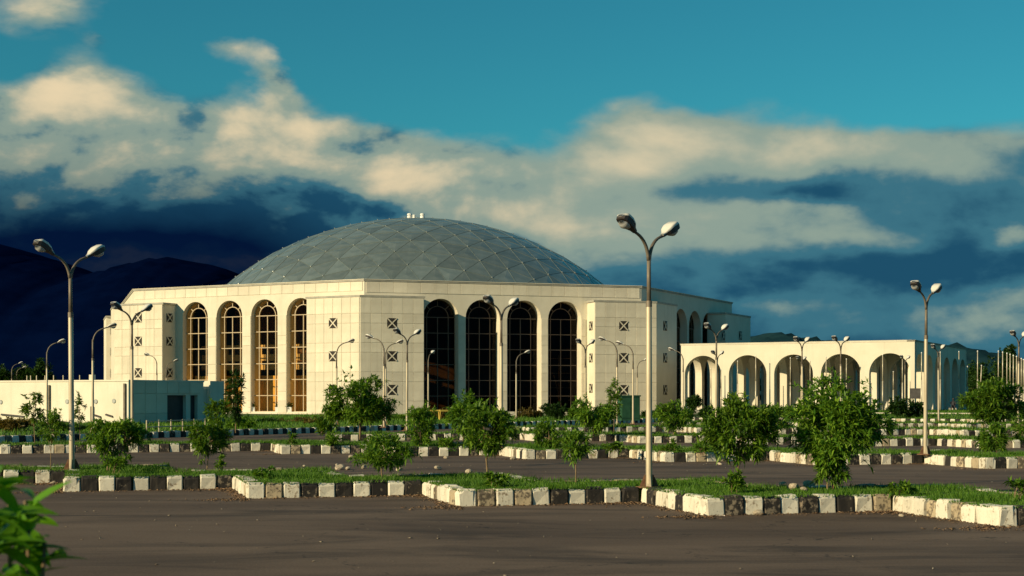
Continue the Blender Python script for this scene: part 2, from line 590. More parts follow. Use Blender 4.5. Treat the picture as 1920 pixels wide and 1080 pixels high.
def at_depth(px, depth, z=0.0):
    return Vector(((px - 960) / FPX * depth, depth, z))


def z_of(py, depth):
    return HC + (HOR - py) * depth / FPX


ORD = ['first', 'second', 'third', 'fourth', 'fifth', 'sixth', 'seventh', 'eighth', 'ninth', 'tenth', 'eleventh', 'twelfth', 'thirteenth',
       'fourteenth', 'fifteenth', 'sixteenth', 'seventeenth', 'eighteenth', 'nineteenth', 'twentieth']

# ------------------------------------------------------------------ ground and parking islands
PER = np.array((4.42, -2.12))                       # one step of the stair-shaped islands
PD = PER / np.linalg.norm(PER)
PN = np.array((-PD[1], PD[0]))
U = np.array((math.cos(R(16)), math.sin(R(16))))
V = np.array((-U[1], U[0]))
SA, SB = float(PER @ U), float(-(PER @ V))
KH = 0.335                                          # kerb height
IW = 2.5                                            # island width

mb = MB()
mb.add([(-4000, -300, -0.06), (4000, -300, -0.06), (4000, 7000, -0.06), (-4000, 7000, -0.06)], [(0, 1, 2, 3)])
tag(mb.build('ground', 'ground_earth'), kind='structure')

OQ0 = np.array((-23.0, 65.0))
OQD = np.array((0.56, 0.83)) / math.hypot(0.56, 0.83)
OQ1 = OQ0 + OQD * 68
OQ2 = OQ1 + PD * 130
OQm = OQ0 - OQD * 75
mb = MB()
poly = [tuple(OQm), (-90, -30), (150, -30), tuple(OQ2), tuple(OQ1)]
mb.add([(x, y, 0.0) for x, y in poly], [tuple(range(len(poly)))])
tag(mb.build('parking_lot', 'asphalt'), kind='structure')


def kerb_mesh(seed, L=0.365, D=0.30):
    r = random.Random(seed)
    mb = MB()
    xs = [-L / 2, -L / 2 + 0.025, L / 2 - 0.025, L / 2]
    prof = [(0.0, 0.0), (0.008, KH - 0.07), (0.05, KH - 0.01), (0.10, KH), (D, KH - 0.01), (D, 0.0)]
    vs, fs = [], []
    for i, x in enumerate(xs):
        e = 0.018 if i in (0, 3) else 0.0
        for j, (y, z) in enumerate(prof):
            yy = y + (e if j in (0, 1, 2) else -e if j >= 4 else 0) + r.uniform(-0.014, 0.014)
            zz = (z - (e if j in (2, 3) else 0) - (r.uniform(0.0, 0.06) if i in (0, 3) and j in (2, 3) and r.random() < 0.3 else 0) + r.uniform(-0.016, 0.010)) if z > 0 else 0.0
            vs.append((x + r.uniform(-0.004, 0.004), yy, zz))
    n = len(prof)
    for i in range(3):
        for j in range(n - 1):
            fs.append((i * n + j, (i + 1) * n + j, (i + 1) * n + j + 1, i * n + j + 1))
    fs.append(tuple(reversed(range(n))))
    fs.append(tuple(range(3 * n, 4 * n)))
    mb.add(vs, fs)
    return mb


KM = {}
for mname in ('kerb_white', 'kerb_black', 'kerb_bare'):
    KM[mname] = [kerb_mesh(s).mesh('kerb_stone', mname) for s in range(9)]
KROW = random.Random(5)


def lay_kerb(parent, pts, pattern, singles=True, acc=None, inset_sign=1):
    """stones along a polyline, the stone's face on the right hand side of the walk; singles -> objects, else joined"""
    for si in range(len(pts) - 1):
        a, b = np.array(pts[si]), np.array(pts[si + 1])
        L = float(np.linalg.norm(b - a))
        n = max(1, int(round(L / 0.378)))
        d = (b - a) / L
        nrm = np.array((-d[1], d[0]))
        ang = math.atan2(d[1], d[0])
        kind = pattern[si % len(pattern)]
        for i in range(n):
            c = a + d * (i + 0.5) * L / n + nrm * KROW.gauss(0, 0.018)
            rv = KROW.random()
            if kind == 'alt':
                mat = 'kerb_white' if i % 2 == 0 else ('kerb_black' if rv < 0.86 else 'kerb_bare')
            elif kind == 'pale':
                mat = 'kerb_white' if (i % 2 == 0 or rv < 0.28) else ('kerb_bare' if rv < 0.80 else 'kerb_black')
            else:
                mat = 'kerb_bare' if rv < 0.6 else 'kerb_white'
            sx = L / n / 0.378 * 0.962
            rot = ang + KROW.gauss(0, 0.035)
            if singles:
                o = mesh_obj('kerb_stone', KM[mat][KROW.randrange(9)], parent, (c[0], c[1], KROW.uniform(-0.03, 0.004)), (KROW.gauss(0, 0.03), KROW.gauss(0, 0.02), rot), (sx, 1, KROW.uniform(0.96, 1.03)))
            else:
                k = kerb_mesh(KROW.randrange(99))
                ca, sn = math.cos(rot), math.sin(rot)
                vs = [(c[0] + x * sx * ca - y * sn, c[1] + x * sx * sn + y * ca, z) for x, y, z in k.v]
                acc[mat].add(vs, k.f)


def in_poly(P, poly):
    x, y = P[:, 0], P[:, 1]
    ins = np.zeros(len(P), bool)
    j = len(poly) - 1
    for i in range(len(poly)):
        xi, yi = poly[i]
        xj, yj = poly[j]
        c = ((yi > y) != (yj > y)) & (x < (xj - xi) * (y - yi) / (yj - yi + 1e-12) + xi)
        ins ^= c
        j = i
    return ins


def grass_mesh(name, pts, z, h0, h1, w, mat='grass_blade'):
    n = len(pts)
    a = RNG.uniform(0, 2 * np.pi, n)
    h = RNG.uniform(h0, h1, n) * (0.45 + 1.1 * np.clip(np.sin(pts[:, 0] * 1.7) * np.sin(pts[:, 1] * 2.3) + RNG.normal(0, .3, n), 0, 1))
    lean = RNG.uniform(0.1, 0.8, n) * h
    la = RNG.uniform(0, 2 * np.pi, n)
    ww = w * RNG.uniform(0.6, 1.3, n)
    z = np.broadcast_to(z, (n,))
    v = np.zeros((n, 3, 3))
    v[:, 0] = np.stack([pts[:, 0] - np.cos(a) * ww, pts[:, 1] - np.sin(a) * ww, z], 1)
    v[:, 1] = np.stack([pts[:, 0] + np.cos(a) * ww, pts[:, 1] + np.sin(a) * ww, z], 1)
    v[:, 2] = np.stack([pts[:, 0] + np.cos(la) * lean, pts[:, 1] + np.sin(la) * lean, z + h], 1)
    return fast_mesh(name, v.reshape(-1, 3), np.arange(n * 3).reshape(n, 3), mat)


def sample_poly(poly, n, keep=None):
    P = np.array(poly)
    lo, hi = P.min(0), P.max(0)
    out = np.zeros((0, 2))
    while len(out) < n:
        q = RNG.uniform(lo, hi, (n * 3, 2))
        q = q[in_poly(q, poly)]
        if keep is not None:
            q = q[keep(q)]
        if len(q) == 0:
            break
        out = np.vstack([out, q])
    return out[:n]


ISL = []


def island(name, label, front, back, singles, blades, hb, wb, row_desc):
    """stair-shaped planted strip: soil sheet, kerb stones round it, grass on it"""
    f = [tuple(p) for p in front]
    bk = [tuple(p) for p in back]
    base = empty(name, (f[0][0], f[0][1], 0))
    poly = f + bk[::-1]
    mb = MB()
    so = [(x + 0.11 * (U + V)[0], y + 0.11 * (U + V)[1]) for x, y in f] + [(x - 0.11 * (U + V)[0], y - 0.11 * (U + V)[1]) for x, y in bk[::-1]]
    mb.prism(so, 0.01, 0.29)
    mb.build('soil', 'soil_grass', base)
    tag(base, kind='structure')
    acc = {k: MB() for k in KM}
    pat = ['alt' if abs(np.dot((np.array(b) - np.array(a)) / np.linalg.norm(np.array(b) - np.array(a)), U)) > 0.7 else 'pale' for a, b in zip(f[:-1], f[1:])]
    lay_kerb(base, f, pat, singles, acc)
    lay_kerb(base, bk[::-1], ['bare'], singles and blades > 30000, acc)
    lay_kerb(base, [bk[0], f[0]], ['pale'], singles, acc)
    lay_kerb(base, [f[-1], bk[-1]], ['pale'], False, acc)
    for k, m in acc.items():
        if m.v:
            tag(m.build('kerb_stones', k, base), kind='stuff')
    pts = sample_poly(poly, blades)
    g = mesh_obj('grass', grass_mesh('grass', pts, 0.29, hb * 0.5, hb, wb), None)
    tag(g, label, 'grass', None, 'stuff')
    ISL.append(poly)
    return base


def stair(O, i0, i1, start=None):
    """front and back outlines of a stair island through the outer corners O + i*PER"""
    O = np.array(O)
    pts = []
    if start is None:
        pts.append(O + i0 * PER + SB * V)
    else:
        pts.append(np.array(start))
        pts.append(O + i0 * PER + SB * V)
    for i in range(i0, i1 + 1):
        pts.append(O + i * PER)
        pts.append(O + i * PER + SA * U)
    off = IW * (U + V)
    bk = [p + off for p in pts]
    if start is not None:
        d0 = (pts[1] - pts[0]) / np.linalg.norm(pts[1] - pts[0])
        bk[0] = pts[0] + np.array((-d0[1], d0[0])) * IW
    else:
        bk[0] = pts[0] + IW * U
    bk[-1] = pts[-1] + IW * V
    return pts, bk


f1, b1 = stair((-1.01, 27.4), -3, 4)
island('parking_island', 'green grass on the nearest planted kerb strip', f1, b1, True, 90000, 0.105, 0.010, 'nearest')
f2, b2 = stair((0.445, 48.05), -2, 5, (-18.7, 52.6))
island('parking_island', 'green grass on the second planted kerb strip from the front', f2, b2, True, 60000, 0.13, 0.017, 'second')
f3, b3 = stair((5.7, 64.5), -1, 6, (-8.3, 67.4))
island('parking_island', 'green grass on the third planted kerb strip from the front', f3, b3, True, 28000, 0.15, 0.026, 'third')
f4, b4 = stair((10.5, 82.2), 0, 6, (0.94, 82.3))
island('parking_island', 'green grass on the fourth planted kerb strip from the front', f4, b4, True, 18000, 0.2, 0.035, 'fourth')
f5, b5 = stair((20.2, 96.2), 0, 7, (11.0, 97.0))
island('parking_island', 'green grass on the fifth planted kerb strip, farthest from the front', f5, b5, False, 14000, 0.22, 0.045, 'fifth')

# the raised verge and lawn beyond the lot, with its own kerb
verge = [tuple(OQm), tuple(OQ1), tuple(OQ2), (180, 300), (-200, 300), (-200, OQm[1])]


def lawn_z(x, y):
    nr = PN[0] * x + PN[1] * y
    a = np.clip((nr - 117) / 16.0, 0, 1)
    a = a * a * (3 - 2 * a)
    b = np.clip((x - 4) / 14.0, 0, 1)
    b = b * b * (3 - 2 * b)
    return 0.28 + 0.35 * a * b


pts, faces = [], []
def grid_sheet(name, mat, p00, du, dv, nu, nv, zf):
    vs = []
    for j in range(nv + 1):
        for i in range(nu + 1):
            p = p00 + du * (i / nu) + dv * (j / nv)
            vs.append((p[0], p[1], float(zf(p[0], p[1]))))
    fs = [(j * (nu + 1) + i, j * (nu + 1) + i + 1, (j + 1) * (nu + 1) + i + 1, (j + 1) * (nu + 1) + i) for j in range(nv) for i in range(nu)]
    mb = MB()
    mb.add(vs, fs)
    return mb.build(name, mat, None, True)


KN = np.array((-OQD[1], OQD[0]))
# sheet A: beside the outer road on the left; sheet B: beyond the far road on the right
tag(grid_sheet('verge', 'lawn_soil', OQm + KN * 0.28, OQD * (75 + 68), KN * 190, 60, 40, lambda x, y: 0.28), kind='structure')
tag(grid_sheet('lawn', 'lawn_soil', OQ1 + PN * 0.28 - PD * 3.0, PD * 133, PN * 150, 60, 70, lambda x, y: float(lawn_z(x, y)) + 0.006), kind='structure')
kb = empty('perimeter_kerb', (OQ0[0], OQ0[1], 0))
tag(kb, kind='structure')
acc = {k: MB() for k in KM}
lay_kerb(kb, [tuple(OQ0 - OQD * 4), tuple(OQ0 + OQD * 24)], ['alt'], True, acc)
lay_kerb(kb, [tuple(OQm), tuple(OQ0 - OQD * 4)], ['alt'], False, acc)
lay_kerb(kb, [tuple(OQ0 + OQD * 24), tuple(OQ1)], ['alt'], False, acc)
lay_kerb(kb, [tuple(OQ1), tuple(OQ1 + PD * 70)], ['alt'], False, acc)
for k, m in acc.items():
    if m.v:
        tag(m.build('kerb_stones', k, kb), kind='stuff')


# ------------------------------------------------------------------ wall frames
class Frame:
    """a vertical plane: s runs to the right seen from outside, o outwards"""
    def __init__(self, P, ang):
        self.P = np.array(P, float)
        self.ang = ang
        self.d = np.array((math.cos(R(ang)), math.sin(R(ang))))
        self.n = np.array((self.d[1], -self.d[0]))

    def pt(self, s, z, o=0.0):
        q = self.P + self.d * s + self.n * o
        return (q[0], q[1], z)

    def s_px(self, px, o=0.0):
        k = (px - 960) / FPX
        q = self.P + self.n * o
        return (k * q[1] - q[0]) / (self.d[0] - k * self.d[1])

    def z_py(self, s, py, o=0.0):
        return z_of(py, self.pt(s, 0, o)[1])

    def slab(self, mb, s0, s1, z0, z1, o0, o1, mi=0):
        p = [self.pt(s0, z0, o1), self.pt(s1, z0, o1), self.pt(s1, z0, o0), self.pt(s0, z0, o0),
             self.pt(s0, z1, o1), self.pt(s1, z1, o1), self.pt(s1, z1, o0), self.pt(s0, z1, o0)]
        mb.hexa(p, mi)


def arch_wall(mb, fr, s0, s1, z0, z1, ops, o0, o1, nseg=16, mi=0):
    """wall from o0 (back) to o1 (front) with openings (a, b, sill, spring, flat)"""
    def quad(a, b, za, zb, zc=None, zd=None):
        zc = zb if zc is None else zc
        # a..b, lower edge za (at a) zd (at b), upper zb, zc
        lo_b = za if zd is None else zd
        mb.add([fr.pt(a, za, o1), fr.pt(b, lo_b, o1), fr.pt(b, zc, o1), fr.pt(a, zb, o1)], [(0, 1, 2, 3)], mi)
        mb.add([fr.pt(a, za, o0), fr.pt(b, lo_b, o0), fr.pt(b, zc, o0), fr.pt(a, zb, o0)], [(3, 2, 1, 0)], mi)

    def cross(a, za, b, zb):
        mb.add([fr.pt(a, za, o1), fr.pt(b, zb, o1), fr.pt(b, zb, o0), fr.pt(a, za, o0)], [(0, 1, 2, 3)], mi)
    prev = s0
    for a, b, sill, spring, flat in ops:
        if a > prev:
            quad(prev, a, z0, z1)
        if sill > z0:
            quad(a, b, z0, sill)
            cross(a, sill, b, sill)
        c, r = (a + b) / 2, (b - a) / 2
        if flat:
            P = [(a, spring), (b, spring)]
        else:
            P = [(c - r * math.cos(math.pi * i / nseg), spring + r * math.sin(math.pi * i / nseg)) for i in range(nseg + 1)]
        for (sa, za), (sb, zb) in zip(P[:-1], P[1:]):
            quad(sa, sb, za, z1, z1, zb)
            cross(sb, zb, sa, za)
        cross(a, spring, a, sill)
        cross(b, sill, b, spring)
        prev = b
    if prev < s1:
        quad(prev, s1, z0, z1)
    cross(s0, z1, s1, z1)
    cross(s1, z0, s0, z0)
    cross(s0, z0, s0, z1)
    cross(s1, z1, s1, z0)


PCACHE = {}


def panel(parent, fr, s0, s1, z0, z1, o, name='wall_panel', mat='wall_panel', th=0.05, gap=0.012, cham=0.012):
    """one cladding slab standing proud of its wall, meshes shared by size"""
    w, h = round(s1 - s0 - 2 * gap, 3), round(z1 - z0 - 2 * gap, 3)
    key = (w, h, mat)
    if key not in PCACHE:
        mb = MB()
        x, z = w / 2, h / 2
        c = cham
        vs = [(-x, 0, -z), (x, 0, -z), (x, 0, z), (-x, 0, z), (-x, -th + c, -z), (x, -th + c, -z), (x, -th + c, z), (-x, -th + c, z),
              (-x + c, -th, -z + c), (x - c, -th, -z + c), (x - c, -th, z - c), (-x + c, -th, z - c)]
        fs = [(3, 2, 1, 0)] + [(i, (i + 1) % 4, 4 + (i + 1) % 4, 4 + i) for i in range(4)] + [(4 + i, 4 + (i + 1) % 4, 8 + (i + 1) % 4, 8 + i) for i in range(4)] + [(8, 9, 10, 11)]
        mb.add(vs, fs)
        PCACHE[key] = mb.mesh(name, mat)
    return mesh_obj(name, PCACHE[key], parent, fr.pt((s0 + s1) / 2, (z0 + z1) / 2, o + random.uniform(0, 0.006)), (0, 0, R(fr.ang)))


def clad(parent, fr, s0, s1, zs, o, pitch, name='wall_panel', skip=()):
    n = max(1, int(round((s1 - s0) / pitch)))
    for za, zb in zip(zs[:-1], zs[1:]):
        for i in range(n):
            a, b = s0 + (s1 - s0) * i / n, s0 + (s1 - s0) * (i + 1) / n
            panel(parent, fr, a, b, za, zb, o, name)


# ------------------------------------------------------------------ convention hall
HX, HY, HRAD, HTH, HTOP = -11.99, 190.0, 40.63, 17.758, 14.29
ZB = 0.28
hall = empty('convention_hall', (HX, HY, 0))
tag(hall, 'large octagonal cream hall with arched windows under a grey metal dome', 'building')
verts = []
for i in range(8):
    a = R(HTH - 90 - 22.5 + 45 * i)
    verts.append(np.array((HX + HRAD * math.cos(a), HY + HRAD * math.sin(a))))
SIDE = float(np.linalg.norm(verts[1] - verts[0]))
faces8 = [Frame(verts[i], HTH + 45 * i) for i in range(8)]     # 0 front, 1 right, 7 left
FA, FB, FE = faces8[0], faces8[1], faces8[7]
BP = 2.2                                                       # corner blocks stand this far out


def px_windows(fr, spans, top_py):
    out = []
    for a, b in spans:
        sa, sb = fr.s_px(a), fr.s_px(b)
        zt = fr.z_py((sa + sb) / 2, top_py)
        out.append((sa, sb, zt))
    return out


def regular(fr, c_first, c_last, n, w_px, top):
    s0, s1 = fr.s_px(c_first), fr.s_px(c_last)
    w = fr.s_px(c_last + w_px / 2) - fr.s_px(c_last - w_px / 2)
    zt = fr.z_py(s0, top)
    res = []
    for i in range(n):
        c = s0 + (s1 - s0) * i / (n - 1)
        res.append((c - w / 2, c + w / 2, 0.45, zt - w / 2, False))
    return res


win = {0: regular(FA, 826.5, 1059, 4, 62, 560), 7: regular(FE, 366, 563, 4, 51, 566)}
w1 = regular(FB, 1277, 1328, 3, 21.5, 579)
win[1] = w1 + [(2 * w1[2][0] - w1[1][0], 2 * w1[2][1] - w1[1][1], 0.45, w1[2][3], False)]
WT = 1.7                                                       # wall thickness
REV = 0.95                                                     # reveal depth of the glazing
for i, fr in enumerate(faces8):
    mb = MB()
    t_in = WT * math.tan(R(22.5))
    arch_wall(mb, fr, 0.0 + t_in, SIDE - t_in, 0.0, HTOP - 0.22, win.get(i, []), -WT, 0.0)
    # mitred ends so neighbouring walls meet at the corner
    for s0, s1, a0, a1 in ((0.0, t_in, 0, 1), (SIDE - t_in, SIDE, 1, 0)):
        pp = [(s0, 0.0), (s1, 0.0), (s1 if a1 else s0, -WT)] if a1 else [(s0, 0.0), (s1, 0.0), (s0, -WT)]
        poly = [fr.pt(s, 0, o)[:2] for s, o in pp]
        mb.prism(poly, 0.0, HTOP - 0.22)
    wall = mb.build('wall', 'wall_cream', hall)
    # coping: dark capping strip with a pale lip above it
    mb = MB()
    fr.slab(mb, -0.06, SIDE + 0.06, HTOP - 0.22, HTOP - 0.06, -WT, 0.10)
    cop = mb.build('coping', 'coping_grey', hall)
    mb = MB()
    fr.slab(mb, -0.10, SIDE + 0.10, HTOP - 0.06, HTOP, -WT, 0.16)
    mb.build('capping', 'wall_cream', cop)
    if i in (0, 7):
        crown = max(w[3] + (w[1] - w[0]) / 2 for w in win[i]) + 0.5
        sL, sR = 0.2, SIDE - 0.2
        clad(wall, fr, sL, sR, [crown, HTOP - 0.26], 0.0, 1.45, 'parapet_panel')
        ws = win[i]
        edges = [(ws[k][1], ws[k + 1][0]) for k in range(3)] + [(ws[3][1], ws[3][1] + 0.55)]
        zrow = [0.3, 1.6, 2.6, 4.6, 5.6, 7.6, 8.6, ws[0][3]]
        for a, b in edges:
            for za, zb in zip(zrow[:-1], zrow[1:]):
                panel(wall, fr, a + 0.03, b - 0.03, za, zb, 0.0, 'pier_panel')


def window_parts(fr, op, detailed=True, glass='window_glass', rev=REV):
    a, b, sill, spring, _ = op
    c, r = (a + b) / 2, (b - a) / 2
    o = -rev
    mb = MB()
    t = 0.042
    fx = [a + (b - a) * f for f in (0.0, 0.19, 0.5, 0.81, 1.0)]
    nz = 6
    zs = [sill + (spring - sill) * i / nz for i in range(nz + 1)]
    for x in fx[1:4]:
        fr.slab(mb, x - t, x + t, sill, spring, o - 0.06, o + 0.06)
    for z in zs:
        fr.slab(mb, a, b, z - t, z + t, o - 0.075, o + 0.075)
    ri = 0.62 * r

    def arc(rad, th, n=14):
        for i in range(n):
            t0, t1 = math.pi * i / n, math.pi * (i + 1) / n
            P = []
            for oo in (o + 0.065, o - 0.065):
                for (rr, tt) in ((rad - th, t0), (rad - th, t1), (rad + th, t1), (rad + th, t0)):
                    P.append(fr.pt(c - rr * math.cos(tt), spring + rr * math.sin(tt), oo))
            mb.hexa(P)
    arc(ri, t)
    arc(r - t, t)
    for an in (45, 90, 135):
        ca, sn = math.cos(R(an)), math.sin(R(an))
        P = []
        for oo in (o + 0.06, o - 0.06):
            for rr, sg in ((ri, -1), (r - t, -1), (r - t, 1), (ri, 1)):
                P.append(fr.pt(c + rr * ca - sg * t * sn, spring + rr * sn + sg * t * ca, oo))
        mb.hexa(P)
    fo = mb.build('arched_window', 'frame_cream' if glass == 'window_glass' else 'frame_shaded', hall)  # frames off the sunlit side take the copy darkened for shade

    def pane(poly):
        m = MB()
        n = len(poly)
        vs = [fr.pt(s, z, o + 0.012) for s, z in poly] + [fr.pt(s, z, o - 0.012) for s, z in poly]
        fs = [tuple(range(n)), tuple(reversed(range(n, 2 * n)))] + [(i, n + i, n + (i + 1) % n, (i + 1) % n) for i in range(n)]
        m.add(vs, fs)
        m.build('pane', glass, fo)
    g = t - 0.01
    if detailed:
        for x0, x1 in zip(fx[:-1], fx[1:]):
            for z0, z1 in zip(zs[:-1], zs[1:]):
                pane([(x0 + g, z0 + g), (x1 - g, z0 + g), (x1 - g, z1 - g), (x0 + g, z1 - g)])
        pane([(c - (ri - g) * math.cos(math.pi * i / 12), spring + g + (ri - g * 2) * math.sin(math.pi * i / 12)) for i in range(13)])
        for k in range(4):
            t0, t1 = math.pi * k / 4, math.pi * (k + 1) / 4
            tt = [t0 + (t1 - t0) * i / 4 for i in range(5)]
            pane([(c - (ri + g) * math.cos(q), spring + max(g, (ri + g) * math.sin(q))) for q in tt] +
                 [(c - (r - 2 * g) * math.cos(q), spring + max(g, (r - 2 * g) * math.sin(q))) for q in reversed(tt)])
    else:
        pane([(a + g, sill)] + [(b - g, sill)] + [(c + (r - 2 * g) * math.cos(math.pi * i / 12), spring + (r - 2 * g) * math.sin(math.pi * i / 12)) for i in range(13)])


for i in (0, 7):
    for op in win[i]:
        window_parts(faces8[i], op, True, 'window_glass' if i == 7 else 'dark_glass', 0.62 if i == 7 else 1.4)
for op in win[1]:
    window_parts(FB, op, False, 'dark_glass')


def octa(rad):
    return [(HX + rad * math.cos(R(HTH - 112.5 + 45 * i)), HY + rad * math.sin(R(HTH - 112.5 + 45 * i))) for i in range(8)]


# interior: floor, dark core wall, curtains and a gallery behind the sunlit windows
mb = MB()
mb.prism(octa(HRAD - 2.0), 0.02, 0.42)
mb.build('floor', 'interior_brown', hall)
mb = MB()
mb.prism(octa(HRAD - 13.0), 0.43, 12.9)
mb.build('inner_wall', 'interior_brown', hall)
zc = FE.z_py(15, 704)
for k, op in enumerate(win[7]):
    mb = MB()
    a, b = op[0] - 0.4, op[1] + 2.4
    n = 40
    oo = -1.75 - 0.75
    P = [(a + (b - a) * i / n, oo + 0.10 * math.sin(i * 2.1) + 0.05 * math.sin(i * 0.9)) for i in range(n + 1)]
    vs = [FE.pt(s, 0.43, o) for s, o in P] + [FE.pt(s, zc, o) for s, o in P] + [FE.pt(s, zc, o - 0.04) for s, o in P] + [FE.pt(s, 0.43, o - 0.04) for s, o in P]
    m = n + 1
    fs = [(i, i + 1, m + i + 1, m + i) for i in range(n)] + [(2 * m + i, 2 * m + i + 1, 3 * m + i + 1, 3 * m + i) for i in range(n)] + [(m + i, m + i + 1, 2 * m + i + 1, 2 * m + i) for i in range(n)]
    mb.add(vs, fs)
    mb.build('curtain', 'curtain_gold', hall, True)
mb = MB()
zg0, zg1, zg2, zg3 = (FE.z_py(15, y, -7) for y in (688, 676, 664, 650))
FE.slab(mb, 4, SIDE - 2, zg0 - 0.3, zg0 + 0.25, -11, -7.0)
FE.slab(mb, 4, SIDE - 2, zg1, zg2, -7.3, -7.05)
FE.slab(mb, 4, SIDE - 2, zg3, zg3 + 0.25, -7.3, -7.0)
for i in range(26):
    s = 4.5 + i * 0.98
    FE.slab(mb, s, s + 0.25, zg0 + 0.25, zg3, -7.26, -7.12)
mb.build('gallery', 'gallery_tan', hall)
# scaffold and ladder seen through the last window of the front
op = win[0][3]
sc = MB()
for z in (3.0, 4.6, 6.2):
    FA.slab(sc, op[0] + 0.3, op[1] - 0.5, z, z + 0.07, -2.0, -1.93)
for s in (op[0] + 0.4, op[0] + 1.9):
    FA.slab(sc, s, s + 0.07, 0.43, 6.6, -2.05, -1.98)
sc.tube([FA.pt(op[0] + 1.2, 4.4, -1.6), FA.pt(op[0] + 2.2, 0.43, -1.5)], 0.05, 6)
sc.build('scaffold', 'gallery_tan', hall)

# corner blocks
BLOCK_TOP = {0: 553, 1: 559, 2: 585, 7: 571, 6: 597}
blocks = {}
VI = {'A': 0, 'B': 1, 'C': 2, 'E': 7, 'G': 6}


def corner_block(vi, w_left, w_right, top, detailed):
    """block wrapping vertex vi: w_left along the face before it, w_right along the face after it"""
    fl, frr = faces8[(vi - 1) % 8], faces8[vi]
    vtx = verts[vi]
    k = BP * math.tan(R(22.5))
    pl = [fl.pt(SIDE - w_left, 0, -0.15)[:2], fl.pt(SIDE - w_left, 0, BP)[:2], fl.pt(SIDE + k, 0, BP)[:2], frr.pt(w_right, 0, BP)[:2], frr.pt(w_right, 0, -0.15)[:2],
          tuple(vtx - 0.1 * (fl.n + frr.n))]
    mb = MB()
    mb.prism(pl, 0.0, top - 0.2)
    b = mb.build('corner_block', 'wall_cream', hall)
    cx, cy = sum(p[0] for p in pl) / 6, sum(p[1] for p in pl) / 6
    mb = MB()
    mb.prism([(cx + (x - cx) * 1.022, cy + (y - cy) * 1.022) for x, y in pl], top - 0.2, top)
    mb.build('coping', 'coping_grey', b)
    return b, fl, frr, k


def lattice(fr, s, z, o, size=1.05):
    """square dark vent crossed by two cream bars"""
    h = size / 2
    mb = MB()
    fr.slab(mb, s - h, s + h, z - h, z + h, o, o + 0.062)
    bk = mb.build('lattice_window', 'recess_dark', hall)
    mb = MB()
    t = 0.11
    for sg, oo in ((1, 0.11), (-1, 0.114)):
        P = []
        for q in (o + oo, o + 0.063):
            for du, dv in ((-h, -h), (h, h)):
                pass
            c = [(-h + t * 0.7, -h), (h, h - t * 0.7), (h - t * 0.7, h), (-h, -h + t * 0.7)]
            for x, y in c:
                P.append(fr.pt(s + sg * x, z + y, q))
        if sg < 0:
            P = [P[i] for i in (3, 2, 1, 0, 7, 6, 5, 4)]
        mb.hexa(P)
    mb.build('cross_bar', 'wall_panel', bk)


ROWS = [0.02, 1.6, 3.6, 4.6, 6.6, 7.6, 9.6, 10.6]


def rows_to(top):
    r = [z for z in ROWS if z < top - 0.6]
    return r + [top - 0.24]


zt = {}
# A, the block nearest the camera
zA = z_of(553, 147.3)
wLA = SIDE - FE.s_px(575, BP)
wRA = FA.s_px(795, BP)
bA, fl, frr, k = corner_block(0, wLA, wRA, zA, True)
clad(bA, frr, -k + 0.04, wRA - 0.02, rows_to(zA), BP, 1.12)
clad(bA, fl, SIDE - wLA + 0.02, SIDE + k - 0.04, rows_to(zA), BP, 1.12)
for y in (606, 668, 731):
    s = FA.s_px(735, BP)
    lattice(FA, s, FA.z_py(s, y, BP), BP)
    s = FE.s_px(625, BP)
    lattice(FE, s, FE.z_py(s, y, BP), BP)
# B, right end of the front
wLB = SIDE - FA.s_px(1115, BP)
wRB = 5.2
bB, fl, frr, k = corner_block(1, wLB, wRB, zA, True)
clad(bB, fl, SIDE - wLB + 0.02, SIDE + k - 0.04, rows_to(zA), BP, 1.12)
for y in (611, 671, 731):
    s = FA.s_px(1169, BP)
    lattice(FA, s, FA.z_py(s, y, BP), BP)
    s = FB.s_px(1247, BP)
    lattice(FB, s, FB.z_py(s, y, BP), BP)
retB = Frame(FA.pt(SIDE - wLB, 0, 0)[:2], FA.ang - 90)
for y in (611, 671, 728):
    lattice(retB, BP * 0.5, FA.z_py(SIDE - wLB, y, 1.0), 0.0, 0.95)
# C, far right
bC, fl, frr, k = corner_block(2, 9.0, 7.0, zA, False)
for px, s_off in ((1356, 0), (1388, 0)):
    s = FB.s_px(px, BP)
    for y in (629, 676):
        lattice(FB, s, FB.z_py(s, y, BP), BP)
# E, left end of the sunlit side
wRE = FE.s_px(305, BP)
bE, fl, frr, k = corner_block(7, 8.0, wRE, zA, True)
clad(bE, frr, -k + 0.04, wRE - 0.02, rows_to(zA), BP, 1.25)
retE = Frame(FE.pt(wRE, 0, BP)[:2], FE.ang + 90)
for y in (596, 640, 699):
    s = FE.s_px(260, BP)
    lattice(FE, s, FE.z_py(s, y, BP), BP)
    lattice(retE, BP * 0.5, FE.z_py(wRE, y, 1.0), 0.0, 0.95)
# G, behind on the left
bG, fl, frr, k = corner_block(6, 7.0, 7.5, zA, False)
G5 = faces8[6]
retG = Frame(G5.pt(7.5, 0, BP)[:2], G5.ang + 90)
for y in (620, 660, 700):
    lattice(retG, BP * 0.5, z_of(y, retG.P[1]), 0.0, 1.1)

# flat roof round the dome
mb = MB()
mb.prism(octa(HRAD - 1.87), 12.95, 13.25)
mb.build('roof', 'roof_grey', hall)

# dome: triangular metal panels on a lattice of ribs
DR, DTOP = 38.7, 25.35
DC = Vector((HX - 0.45, HY, DTOP - DR))
LA = 3.55


def on_dome(x, y, lift=0.0):
    rho = math.hypot(x, y)
    th = rho / DR
    if rho < 1e-9:
        return DC + Vector((0, 0, DR + lift))
    return DC + Vector((x / rho * math.sin(th), y / rho * math.sin(th), math.cos(th))) * (DR + lift)


